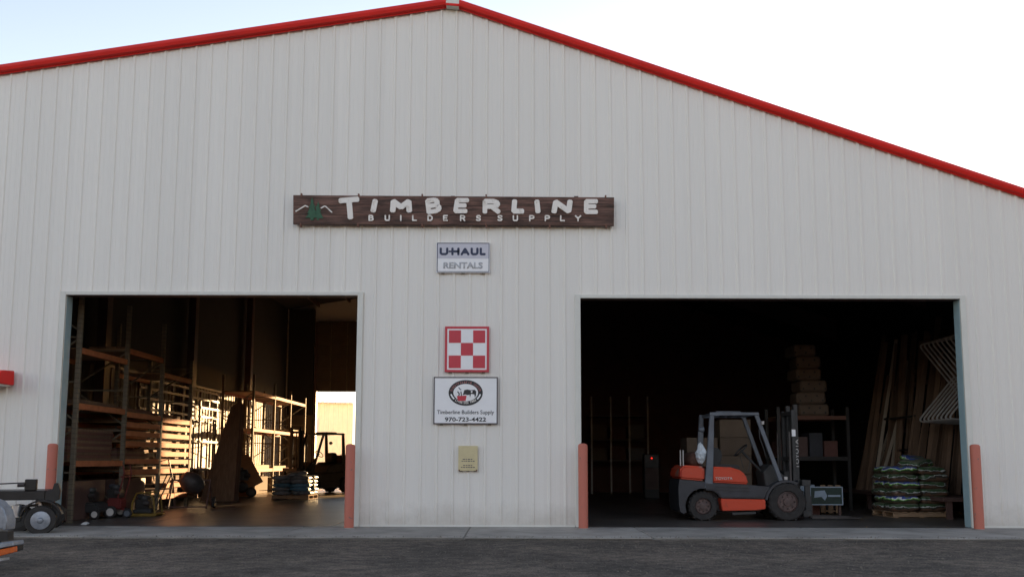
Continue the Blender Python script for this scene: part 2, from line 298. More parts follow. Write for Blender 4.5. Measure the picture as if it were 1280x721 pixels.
# ---------------------------------------------------------------- ground
struct('ground', MB().add([(-400, -400, -0.035), (400, -400, -0.035), (400, 600, -0.035), (-400, 600, -0.035)], [(0, 1, 2, 3)]), 'asphalt')
hp = MB(); hn = 40  # added unseen hill behind the camera, keeps low sky light out of the bays
for i in range(hn + 1):
    x = -260 + 520 * i / hn; hh_ = 22 + 5 * math.sin(i * .7) + 3 * math.sin(i * 1.9 + 1)
    hp.v += [(x, -75 + 3 * math.sin(i * 1.3), -1), (x, -100, hh_ * .55), (x, -130, hh_), (x, -190, hh_ * 1.05), (x, -300, -1)]
for i in range(hn):
    hp.f += [(i * 5 + k, (i + 1) * 5 + k, (i + 1) * 5 + k + 1, i * 5 + k + 1) for k in range(4)]
struct('sky_blocker_hill', hp, 'blocker_scrub', smooth=True)
yd = struct('yard', MB().box(-60, 60, 25.75, 120, -0.4, -0.025), 'yard')
ap = MB().box(-30, 30, -2.16, -0.02, -0.3, -0.03); apron = struct('apron', ap, 'concrete')
xs = [-16.4, -13.3, -10.2, -6.95, -3.9, -0.78, 2.3, 5.4, 8.45, 11.5, 14.6]
for a, b in zip(xs, xs[1:]):
    e = random.uniform(-0.004, 0.004)
    s_ = MB().box(a + 0.006, b - 0.006, -2.17 + random.uniform(-.02, .02), -0.03, -0.028, 0.0 + e); s_.build('concrete_slab', 'concrete', apron, bevel=0.012)
gr = MB(); rg = random.Random(5)
for k in range(9000):
    y = -2.2 - 5.6 * rg.random() ** 1.4 if k > 1500 else -2.2 + rg.gauss(0, .09); x = rg.uniform(-11, 11); r_ = rg.uniform(.004, .013) * (1.6 if rg.random() < .06 else 1)
    z = -.034 if y < -2.19 else 0.0; a = rg.uniform(0, 6.28)
    gr.add([(x + r_ * math.cos(a), y + r_ * math.sin(a), z), (x + r_ * math.cos(a + 2.2), y + r_ * math.sin(a + 2.2), z), (x + r_ * math.cos(a + 4.1), y + r_ * math.sin(a + 4.1), z), (x, y, z + r_ * 1.1)], [(0, 1, 3), (1, 2, 3), (2, 0, 3)])
go = gr.build('gravel', 'grit'); tag(go, 'loose grit scattered on the asphalt and along the apron edge', 'gravel'); go['kind'] = 'stuff'
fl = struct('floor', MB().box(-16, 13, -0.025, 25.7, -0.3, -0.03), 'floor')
fx = [-11, -7.2, -3.4, 0.4, 4.2, 8.0, 11]; fy = [-0.02, 4.3, 8.6, 12.9, 17.2, 21.5, 25.6]
for a, b in zip(fx, fx[1:]):
    for c, d in zip(fy, fy[1:]):
        MB().box(a + 0.004, b - 0.004, c + 0.004, d - 0.004, -0.028, -0.002).build('floor_slab', 'glare_floor' if c > 12 and b < 0 else 'floor', fl, bevel=0.004)  # rear left slabs take the paler colour that paints in sun glare

# ---------------------------------------------------------------- the warehouse
XR = -1.2; XL, XE, YB = -16.0, 13.0, 25.4
def ztop(x): return 10.30 - (0.159 * (XR - x) if x < XR else 0.348 * (x - XR))
wh = thing('warehouse', 'large pale ribbed metal warehouse with red roof trim and two open bays', 'building')
PITCH = 0.3048; X0 = -2.65; RH = -0.021
def profile(a, b):
    pts = {a: None, b: None}; k0 = math.floor((a - X0) / PITCH) - 1
    for k in range(k0, k0 + int((b - a) / PITCH) + 4):
        c = X0 + k * PITCH
        for dx, y in ((-0.034, 0), (-0.016, RH), (0.016, RH), (0.034, 0), (0.09, 0), (0.098, -0.003), (0.112, -0.003), (0.12, 0), (0.185, 0), (0.193, -0.003), (0.207, -0.003), (0.215, 0)):
            pts[round(c + dx, 5)] = y
    def yy(x):
        r = (x - X0) % PITCH; r = r - PITCH if r > PITCH / 2 + 0.08 else r
        if r > PITCH - 0.034: r -= PITCH
        if abs(r) <= 0.016: return RH
        if abs(r) < 0.034: return RH * (0.034 - abs(r)) / 0.018
        return 0
    return [(x, yy(x) if y is None else y) for x, y in sorted(pts.items()) if a - 1e-6 <= x <= b + 1e-6]
def sheet(a, b, z0, z1, parent, m, name='wall_sheet', sgn=1, Y=0.0, xf=None):
    pr = profile(a, b); n = len(pr); mb = MB()
    top = (lambda x: z1) if z1 is not None else ztop
    pts = [(x, Y + sgn * y, z0) for x, y in pr] + [(x, Y + sgn * y, top(x)) for x, y in pr]
    if xf: pts = [xf(p) for p in pts]
    mb.add(pts, [(i, i + 1, n + i + 1, n + i) for i in range(n - 1)])
    return mb.build(name, m, parent)
DL = (-8.6, -2.98, 4.39); DR = (1.31, 8.62, 4.345)       # the two front openings: left, right, head height
cuts = sorted([X0 + 0.1 + k * PITCH * 3 for k in range(-15, 18)] + [XL, XE])
cuts = [c for c in cuts if XL <= c <= XE]
for a, b in zip(cuts, cuts[1:]):
    ed = sorted({a, b, *[q for q in (DL[0], DL[1], DR[0], DR[1]) if a < q < b]})
    for c, d in zip(ed, ed[1:]):
        mid = (c + d) / 2
        z0 = DL[2] if DL[0] < mid < DL[1] else DR[2] if DR[0] < mid < DR[1] else 0.03
        sheet(c, d, z0, None if not (c < XR < d) else None, wh, 'siding')
# fasteners rows are too small to show; base and opening trim
MB().box(XL, DL[0] - 0.12, -0.04, -0.0, -0.0, 0.035).build('base_trim', 'cream', wh)
MB().box(DL[1] + 0.12, DR[0] - 0.12, -0.04, -0.0, -0.0, 0.035).build('base_trim', 'cream', wh)
MB().box(DR[1] + 0.12, XE, -0.04, -0.0, -0.0, 0.035).build('base_trim', 'cream', wh)
for (l, r, z) in (DL, DR):
    for x, s in ((l, -1), (r, 1)):
        MB().box(min(x, x + s * 0.11), max(x, x + s * 0.11), -0.05, -0.004, 0.0, z + 0.07).build('door_trim', 'cream', wh, bevel=0.006)
        MB().box(min(x, x + s * 0.1), max(x, x + s * 0.1), 0.004, 0.22, 0.0, z).build('door_jamb', 'jamb', wh, bevel=0.006)
    MB().box(l, r, -0.05, -0.004, z - 0.0, z + 0.07).build('door_trim', 'cream', wh, bevel=0.006)
    MB().box(l, r, 0.004, 0.22, z + 0.002, z + 0.12).build('door_head', 'steel', wh)
# roof, rakes, ridge
def slab2(x0, x1, y0, y1, dz0, dz1):
    return MB().add([(x, y, ztop(x) + dz) for dz in (dz0, dz1) for y in (y0, y1) for x in (x0, x1)], [(0, 2, 3, 1), (4, 5, 7, 6), (0, 1, 5, 4), (2, 6, 7, 3), (0, 4, 6, 2), (1, 3, 7, 5)])
for x0, x1 in ((XL - 0.3, XR), (XR, XE + 0.3)):
    slab2(x0, x1, -0.10, YB + 0.3, 0.02, 0.095).build('roof', 'red', wh)
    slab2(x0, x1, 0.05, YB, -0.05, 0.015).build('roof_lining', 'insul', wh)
def rake(x0, x1):
    prof = [(-0.040, -0.070), (-0.052, -0.073), (-0.055, -0.05), (-0.13, -0.036), (-0.15, 0.02), (-0.15, 0.065), (-0.12, 0.10), (-0.02, 0.108), (-0.02, -0.03), (-0.040, -0.04)]
    n = len(prof); k = max(1, int(abs(x1 - x0) / 3.05)); mb = MB()
    for j in range(1): pass
    xs_ = [x0 + (x1 - x0) * i / k for i in range(k + 1)]
    for a, b in zip(xs_, xs_[1:]):
        p = [(x, y, ztop(x) + z) for x in (a + 0.001, b - 0.001) for y, z in prof]
        MB().add(p, [tuple(range(n)), tuple(range(2 * n - 1, n - 1, -1))] + [(i, n + i, n + (i + 1) % n, (i + 1) % n) for i in range(n)]).build('rake_trim', 'red', wh)
rake(XR - 0.12, XL - 0.3); rake(XR + 0.12, XE + 0.3)
MB().prism([(XR - 0.13, 10.20), (XR + 0.13, 10.18), (XR + 0.13, 10.40), (XR, 10.46), (XR - 0.13, 10.42)], -0.165, -0.02).build('ridge_cap', 'cream', wh, bevel=0.01)
MB().prism([(XR - 0.135, 10.205), (XR + 0.135, 10.185), (XR + 0.135, 10.235), (XR - 0.135, 10.255)], -0.172, -0.03).build('ridge_lip', 'red', wh, bevel=0.005)
# side walls, partitions, rear wall
def plate(name, m, x0, x1, y0, y1, z0, parent=wh):      # vertical plate that runs up to the roof
    zs = [(x, y) for y in (y0, y1) for x in (x0, x1)]
    return MB().add([(x, y, z0) for x, y in zs] + [(x, y, ztop(x) + 0.0) for x, y in zs], [(0, 2, 3, 1), (4, 5, 7, 6), (0, 1, 5, 4), (2, 6, 7, 3), (0, 4, 6, 2), (1, 3, 7, 5)]).build(name, m, parent)
plate('side_wall', 'siding', XL, XL + 0.1, 0.02, YB, 0); plate('side_wall', 'siding', XE - 0.1, XE, 0.02, YB, 0)
PX = -0.25
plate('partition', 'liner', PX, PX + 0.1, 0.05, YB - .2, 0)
plate('back_partition', 'brownwall', PX + 0.1, 11.2, 17.5, 17.6, 0)
plate('partition', 'insul', 11.2, 11.3, 0.05, 17.6, 0)
# ribbed inner wall of the left bay
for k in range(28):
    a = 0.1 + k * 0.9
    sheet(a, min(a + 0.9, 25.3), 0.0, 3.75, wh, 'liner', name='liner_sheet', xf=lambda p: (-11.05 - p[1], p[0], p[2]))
MB().box(-11.3, -11.1, 0.1, 25.3, 3.76, ztop(-11.1) - .06).build('shade_lining', 'insul', wh)  # added dark upper wall, its colour stands in for shade above the liner
MB().box(-11.06, -11.0, 0.1, 25.3, 3.74, 3.82).build('wall_girt', 'steel', wh)
MB().box(PX - .06, PX - .005, 0.1, 25.1, 3.5, ztop(PX) - .06).build('shade_lining', 'insul', wh)
MB().box(-11.0, -9.75, 25.2, 25.38, 0, 3.4).build('rear_liner', 'liner', wh)
MB().box(-11.0, -9.75, 25.2, 25.38, 3.41, ztop(-11) - .1).build('shade_lining', 'insul', wh)
RD = (-9.6, -4.9, 4.55); SUN_GAP = (-2.1, -0.75, 4.3)  # second opening is added and unseen, lets low sun onto the front rack
plate('rear_wall', 'siding', XL, RD[0], YB, YB + 0.12, 0); plate('rear_wall', 'siding', RD[1], SUN_GAP[0], YB, YB + 0.12, 0); plate('rear_wall', 'siding', SUN_GAP[1], XE, YB, YB + 0.12, 0)
plate('rear_wall', 'siding', RD[0], RD[1], YB, YB + 0.12, 7.9)
for x0, x1 in ((SUN_GAP[0], XR), (XR, SUN_GAP[1])): plate('rear_wall', 'siding', x0, x1, YB, YB + 0.12, SUN_GAP[2])
MB().box(RD[1] + .01, SUN_GAP[0] - .01, 25.2, 25.38, 0, 9.2).build('rear_liner', 'liner', wh)
rdoor = MB().box(RD[0] - 0.1, RD[0] + 0.02, YB - 0.2, YB - 0.02, 0, 8.0).build('rear_door', 'steel', wh)
for k in range(6):
    z = RD[2] + k * 0.58
    MB().box(RD[0] + 0.02, RD[1], YB - 0.16, YB - 0.1, z + 0.004, z + 0.576).build('door_panel', 'liner', rdoor, bevel=0.006)
MB().box(RD[0] + 0.02, RD[1], YB - 0.095, YB - 0.02, RD[2] + 0.03, RD[2] + 3.5).build('door_backing', 'steel', rdoor)
for x in (-8.9, -8.1, -7.3, -6.4, -5.5):
    MB().box(x - 0.03, x + 0.03, YB - 0.2, YB - 0.165, RD[2] + 0.02, RD[2] + 3.4).build('door_stile', 'post', rdoor)
# rigid frames
for Y in (6.2, 12.4, 18.6):
    for x in (-10.85, PX - 0.2):
        MB().box(x - 0.12, x + 0.12, Y - 0.15, Y + 0.15, 0, ztop(x) - 0.1).build('column', 'steel', wh)
    for x0, x1 in ((-11, XR), (XR, 11)):
        slab2(x0, x1, Y - 0.12, Y + 0.12, -0.75, -0.06).build('rafter', 'steel', wh)
for i, x in enumerate((-9.5, -8, -6.5, -5, -3.5, 0.8, 2.4, 4, 5.6, 7.2, 8.8)):
    MB().box(x - 0.04, x + 0.04, 0.3, 25, ztop(x) - 0.28, ztop(x) - 0.06).build('purlin', 'steel', wh)

# ---------------------------------------------------------------- signs on the front wall
def q(px, py, Y=0.0): p = at(px, py, Y); return (p.x, p.z)
def zq(X, Y_, y): return q(350 + X / 2.977, 230 + Y_ / 2.977, y)
sb = thing('timber_sign', 'long brown wooden sign board with cream cut-out letters and green tree emblem', 'sign', (-1.16, -0.1, 6.08))
o0 = sb.location
def loc2(pts): return [(x - o0.x, z - o0.z) for x, z in pts]
YF = -0.13
c4 = loc2([zq(47, 43, YF), zq(1241, 49, YF), zq(1241, 155, YF), zq(47, 151, YF)])
board_n = 3
for k in range(board_n):
    t0, t1 = k / board_n, (k + 1) / board_n; lp = lambda a, b, t: (a[0] + (b[0] - a[0]) * t, a[1] + (b[1] - a[1]) * t)
    gp = 0.0012
    MB().prism([(p[0], p[1] - (gp if i < 2 else -gp)) for i, p in enumerate((lp(c4[0], c4[3], t0), lp(c4[1], c4[2], t0), lp(c4[1], c4[2], t1), lp(c4[0], c4[3], t1)))], -0.03, 0.02).build('plank', 'signwood', sb, bevel=0.003)
FONT = {
 'B': [[(0, 0), (0, 1), (.6, 1), (.85, .88), (.85, .65), (.6, .52), (0, .52)], [(.6, .52), (.95, .4), (.95, .14), (.65, 0), (0, 0)]],
 'U': [[(0, 1), (0, .2), (.2, 0), (.8, 0), (1, .2), (1, 1)]], 'I': [[(.5, 0), (.5, 1)]], 'L': [[(0, 1), (0, 0), (.9, 0)]],
 'D': [[(0, 0), (0, 1), (.6, 1), (1, .7), (1, .3), (.6, 0), (0, 0)]], 'E': [[(.9, 1), (0, 1), (0, 0), (.9, 0)], [(0, .52), (.75, .52)]],
 'R': [[(0, 0), (0, 1), (.65, 1), (.95, .85), (.95, .62), (.65, .48), (0, .48)], [(.5, .48), (1, 0)]],
 'S': [[(.95, .85), (.7, 1), (.3, 1), (.05, .83), (.15, .6), (.85, .42), (.95, .2), (.7, 0), (.3, 0), (0, .15)]],
 'P': [[(0, 0), (0, 1), (.7, 1), (1, .85), (1, .6), (.7, .45), (0, .45)]], 'Y': [[(0, 1), (.5, .5), (1, 1)], [(.5, .5), (.5, 0)]],
 'M': [[(0, 0), (.04, 1), (.5, .35), (.96, 1), (1, 0)]], 'N': [[(0, 0), (.1, 1), (.9, 0), (.98, 1)]], 'T': [[(0, 1), (1, 1)], [(.5, 1), (.5, 0)]],
 'H': [[(0, 0), (0, 1)], [(1, 0), (1, 1)], [(0, .5), (1, .5)]], 'A': [[(0, 0), (.5, 1), (1, 0)], [(.2, .33), (.8, .33)]], '/': [[(.25, 0), (.75, 1)]],
 'O': [[(.3, 0), (.7, 0), (1, .3), (1, .7), (.7, 1), (.3, 1), (0, .7), (0, .3), (.3, 0)]]}
def big(ch, x0, y0, x1, y1, rot=0, wd=19, shear=0, name='letter', strokes=None, m='letter', par=sb, conv=None, y=(-0.056, -0.031)):
    cx, cy = (x0 + x1) / 2, (y0 + y1) / 2; mb = MB(); conv = conv or (lambda X, Yv: loc2([zq(X, Yv, YF)])[0])
    unit = abs(conv(x0 + 10, y0)[0] - conv(x0, y0)[0]) / 10
    for st in strokes or FONT[ch]:
        pts = []
        for u, v in st:
            X = x0 + wd / 2 + u * (x1 - x0 - wd) + shear * (v - .5); Y_ = y1 - wd / 2 - v * (y1 - y0 - wd)
            dx, dy = X - cx, Y_ - cy; X = cx + dx * math.cos(rot) - dy * math.sin(rot); Y_ = cy + dx * math.sin(rot) + dy * math.cos(rot)
            pts.append(conv(X, Y_))
        mb.stroke(pts, wd * unit, y[0], y[1])
    return mb.build(name, m, par)
big('T', 218, 52, 298, 136, R(-5), 20)
big('/', 332, 57, 366, 110, 0, 20); big('M', 408, 57, 490, 110, 0, 21); big('B', 541, 53, 600, 112, R(-7), 17)
big('E', 646, 54, 704, 111, 0, 16.5, 6); big('R', 752, 57, 819, 113, 0, 17.5); big('L', 860, 57, 913, 112, 0, 19, 3)
big('I', 946, 58, 966, 112, R(-6), 19); big('N', 1008, 58, 1088, 112, 0, 20); big('E', 1129, 57, 1186, 113, 0, 16.5)
for ch, cx in zip('BUILDERSSUPPLY', (338, 398, 448, 500, 557, 615, 678, 737, 817, 874, 935, 993, 1050, 1107)):
    wch = 6 if ch == 'I' else 24 if ch == 'Y' else 20
    big(ch, cx - wch / 2, 117, cx + wch / 2, 140, 0, 5.2, name='small_letter')
def zprism(name, pts, m, y0=-0.045, y1=-0.031): return MB().prism(loc2([zq(X, Yv, YF) for X, Yv in pts]), y0, y1).build(name, m, sb)
zprism('tree_emblem', [(118, 52), (124, 70), (121, 70), (130, 90), (126, 90), (136, 112), (130, 112), (142, 128), (124, 128), (124, 137), (112, 137), (112, 128), (93, 128), (106, 112), (100, 112), (110, 90), (106, 90), (115, 70), (112, 70)], 'green', -0.046)
zprism('tree_emblem', [(140, 66), (146, 84), (143, 84), (151, 104), (147, 104), (160, 130), (143, 130), (143, 137), (136, 137), (136, 124), (130, 104), (134, 104), (131, 84), (136, 84)], 'green', -0.041)
for pts in ([(58, 104), (93, 83), (103, 88)], [(152, 92), (164, 85), (170, 87), (191, 107)]):
    mb = MB(); mb.stroke(loc2([zq(X, Yv, YF) for X, Yv in pts]), 0.022, -0.05, -0.031); mb.build('mountain_emblem', 'letter', sb)
for X, Yv in [(77, 40), (290, 41), (527, 42), (765, 43), (1210, 45)]:
    c = loc2([zq(X, Yv, YF)])[0]; MB().box(c[0] - 0.014, c[0] + 0.014, -0.036, 0.03, c[1] - 0.05, c[1] + 0.022).build('bracket', 'rust', sb, bevel=0.004)
for X, Yv in [(75, 156), (288, 156), (527, 157), (765, 158), (1002, 159), (1212, 159)]:
    c = loc2([zq(X, Yv, YF)])[0]; MB().box(c[0] - 0.016, c[0] + 0.016, -0.036, 0.03, c[1] - 0.022, c[1] + 0.05).build('bracket', 'rust', sb, bevel=0.004)
for x in (-2.4, 0, 2.4): MB().box(x - 0.04, x + 0.04, 0.021, 0.068, -0.27, 0.27).build('batten', 'steel', sb)

def panel_sign(name, label, tl, br, face, frame, fw):
    a = q(*tl, -0.06); b = q(*br, -0.06); cx, cz = (a[0] + b[0]) / 2, (a[1] + b[1]) / 2; hw, hh = (b[0] - a[0]) / 2, (a[1] - b[1]) / 2
    t = thing(name, label, 'sign', (cx, -0.06, cz))
    MB().box(-hw + fw * .5, hw - fw * .5, 0.0, 0.028, -hh + fw * .5, hh - fw * .5).build('panel', face, t)
    if frame:
        for x0, x1, z0, z1 in ((-hw, hw, hh - fw, hh), (-hw, hw, -hh, -hh + fw), (-hw, -hw + fw, -hh + fw, hh - fw), (hw - fw, hw, -hh + fw, hh - fw)):
            MB().box(x0, x1, -0.006, 0.03, z0, z1).build('frame', frame, t, bevel=0.002)
    for x in (-hw * .75, 0, hw * .75): MB().box(x - 0.03, x + 0.03, 0.005, 0.03, -hh - 0.02, -hh - 0.001).build('clip', 'post', t)
    return t, hw, hh
# rental sign
t, hw, hh = panel_sign('rental_sign', 'small navy and white rental sign below the long wooden sign', (545, 303), (612, 341), 'white', 'white', 0.012)
MB().box(-hw + .02, hw - .02, -0.004, -0.0008, -0.02, hh - .02).build('upper_band', 'lilac', t)
for x0, x1, z0, z1 in ((-hw + .014, hw - .014, hh - .026, hh - .014), (-hw + .014, hw - .014, -hh + .014, -hh + .026), (-hw + .014, -hw + .026, -hh + .026, hh - .026), (hw - .026, hw - .014, -hh + .026, hh - .026)):
    MB().box(x0, x1, -0.007, -0.0045, z0, z1).build('border', 'navy', t)
cw = lambda X, Yv: (X, Yv)
x = -0.455
for ch, wd_ in (('U', .165), ('H', .155), ('A', .165), ('U', .15), ('L', .12)):
    gapx = 0.03
    mb = MB()
    for st in FONT[ch]:
        mb.stroke([(x + .02 + u * (wd_ - .04), .065 + v * .105) for u, v in st], 0.044, -0.008, -0.0045, cap=0.5)
    if ch == 'H': mb.stroke([(x - 0.045, .1175), (x + .03, .1175)], 0.034, -0.0075, -0.0045, cap=0.3)
    mb.build('letter', 'navy', t); x += wd_ + (0.062 if ch == 'U' and x < -.4 else 0.026)
text('lettering', 'RENTALS', 0.76, 0.125, (0, -0.006, -0.155), 'greyprint', t, 0.03)
# chequered sign
t, hw, hh = panel_sign('chequered_sign', 'square red and white chequered sign on the middle wall', (556, 408), (611, 465), 'white', 'signred', 0.045)
cs = (2 * hw - 0.15) / 3; cz_ = (2 * hh - 0.15) / 3
for i in range(3):
    for j in range(3):
        if (i + j) % 2 == 0:
            cx, cz = (i - 1) * cs, (j - 1) * cz_; MB().box(cx - cs / 2, cx + cs / 2, -0.004, -0.0006, cz - cz_ / 2, cz + cz_ / 2).build('red_square', 'signred', t)
# dealer sign
t, hw, hh = panel_sign('dealer_sign', 'white dealer sign with oval cattle emblem and phone number', (542, 471), (622, 530), 'white', 'darkframe', 0.022)
def ell(cx, cz, a, b, n=40): return [(cx + a * math.cos(2 * math.pi * k / n), cz + b * math.sin(2 * math.pi * k / n)) for k in range(n)]
ec = 0.145
MB().prism(ell(0, ec, .325, .245), -0.004, -0.0006).build('emblem_ring', 'black', t)
MB().prism(ell(0, ec + .005, .235, .165), -0.0065, -0.0042).build('emblem_field', 'white', t)
for (bx, sgn_, body, aa, bb) in ((0, 1, "Stockgrower's Choice", 0.278, 0.197), (0, -1, "Livestock Feed", 0.268, 0.190)):
    n_ = len(body); half = R(78) if sgn_ > 0 else R(42)
    for i, ch in enumerate(body):
        if ch == ' ': continue
        th = (R(90) + half - 2 * half * i / (n_ - 1)) if sgn_ > 0 else (R(270) - half + 2 * half * i / (n_ - 1))
        me = text_mesh(ch, 0.026 if ch not in "il't" else 0.011, 0.046, 0.001, 0.02); me.materials.append(M['maroon'] if sgn_ > 0 else M['letter'])
        o = link('emblem_letter', me, t, (aa * math.cos(th), -0.0062, ec + bb * math.sin(th) + 0.003)); tx, tz = -aa * math.sin(th) * (-1 if sgn_ > 0 else 1), bb * math.cos(th) * (-1 if sgn_ > 0 else 1)
        o.rotation_euler = (0, -math.atan2(tz, tx), 0)
for sx in (-1, 1): MB().stroke([(sx * .275, ec - .035), (sx * .255, ec - .075), (sx * .225, ec - .11)], 0.028, -0.006, -0.0042).build('emblem_mark', 'white', t)
MB().prism([(-.17, ec - .06), (.02, ec - .05), (-.0, ec - .15), (-.14, ec - .155)], -0.0095, -0.0068).build('emblem_trough', 'signred', t)
MB().prism([(-.04, ec + .0), (-.03, ec + .05), (.03, ec + .065), (.1, ec + .05), (.17, ec + .06), (.2, ec + .03), (.195, ec - .05), (.175, ec - .09), (.165, ec - .03), (.12, ec - .02), (.1, ec - .02), (.085, ec - .085), (.07, ec - .03), (.04, ec - .045), (-.0, ec - .03), (-.06, ec - .04)], -0.009, -0.0068).build('emblem_cow', 'black', t)
MB().prism([(.1, ec + .035), (.13, ec + .04), (.125, ec + .0), (.1, ec + .005)], -0.0105, -0.0092).build('emblem_patch', 'white', t)
MB().stroke([(-.15, ec + .02), (-.12, ec - .02), (-.13, ec - .05)], 0.022, -0.0085, -0.0068).build('emblem_horse', 'black', t)
MB().stroke([(-.09, ec + .02), (-.08, ec - .05)], 0.02, -0.0085, -0.0068).build('emblem_horse', 'black', t)
MB().stroke([(-.13, ec + .10), (-.11, ec + .07), (-.09, ec + .06)], 0.016, -0.0085, -0.0068).build('emblem_bird', 'navy', t)
text('lettering', 'Timberline Builders Supply', 1.08, 0.098, (0.0, -0.0035, -0.232), 'black', t, 0.006)
text('lettering', '970-723-4422', 0.78, 0.082, (0.0, -0.0035, -0.358), 'black', t, 0.022)
# yellow notice
t, hw, hh = panel_sign('yellow_notice', 'small faded yellow notice low on the middle wall', (573, 557), (597, 588), 'yellow_notice', None, 0.0)
for z, a_, b_ in ((-.02, -.1, .09), (-.055, -.12, .13), (-.135, -.09, .09), (-.17, -.13, .13)):
    xx = a_
    mb = MB()
    while xx < b_:
        l_ = random.uniform(.02, .05); mb.box(xx, min(xx + l_, b_), -0.002, -0.0004, z - .008, z + .008); xx += l_ + .012
    o = mb.build('print_line', 'darkframe', t); o['kind'] = 'stuff'
for x in (-hw + .02, hw - .02): MB().box(x - .012, x + .012, -0.01, .02, -hh - .006, -hh + .02).build('corner_clip', 'rust', t)

# ---------------------------------------------------------------- red canopy at the left edge
t = thing('door_canopy', 'red canopy end on the wall at the far left edge', 'canopy', (-10.04, -0.04, 2.64))
pr = [(0, 0.0), (-0.02, 0.0), (-0.42, 0.0), (-0.5, 0.03), (-0.52, 0.09), (-0.46, 0.2), (-0.34, 0.255), (-0.02, 0.275)]
pts = [(x, y, z) for x in (-1.8, 0.55) for y, z in pr]; n = len(pr)
MB().add(pts, [tuple(range(n)), tuple(range(2 * n - 1, n - 1, -1))] + [(i, n + i, n + (i + 1) % n, (i + 1) % n) for i in range(n)]).build('cover', 'red', t, bevel=0.01)
MB().box(-1.7, .5, -.4, -.02, -.03, -.002).build('soffit', 'cream', t)

# ---------------------------------------------------------------- bollards
bl = [('salmon red bollard at the left jamb of the left bay, behind the black trailer', 62.5, -0.35, 1.51), ('salmon red bollard at the right jamb of the left bay', 437, -0.4, 1.51),
      ('salmon red bollard at the left jamb of the right bay', 729, -0.38, 1.53), ('salmon red bollard at the right jamb beside the feed bags', 1222, -0.4, 1.53)]
for i, (lb, px, Y, hgt) in enumerate(bl):
    x = at(px, 620, Y).x; t = thing('bollard', lb, 'bollard', (x, Y, 0), R(40 * i), 'bollards beside the bay doors')
    rr = 0.088
    MB().lathe([(rr, 0), (rr, hgt - .02), (rr * .96, hgt - .006), (rr * .9, hgt)], (0, 0, 0), 'z', 20).build('pipe', 'bollard', t, smooth=True)
    MB().lathe([(rr * .88, hgt - .01), (rr * .8, hgt + .012), (rr * .45, hgt + .022), (0.01, hgt + .025)], (0, 0, 0), 'z', 20).build('cap', 'bollard', t, smooth=True)
    MB().lathe([(rr + .03, -.02), (rr + .025, .006), (rr + .002, .012)], (0, 0, 0), 'z', 20).build('footing', 'concrete', t, smooth=True)

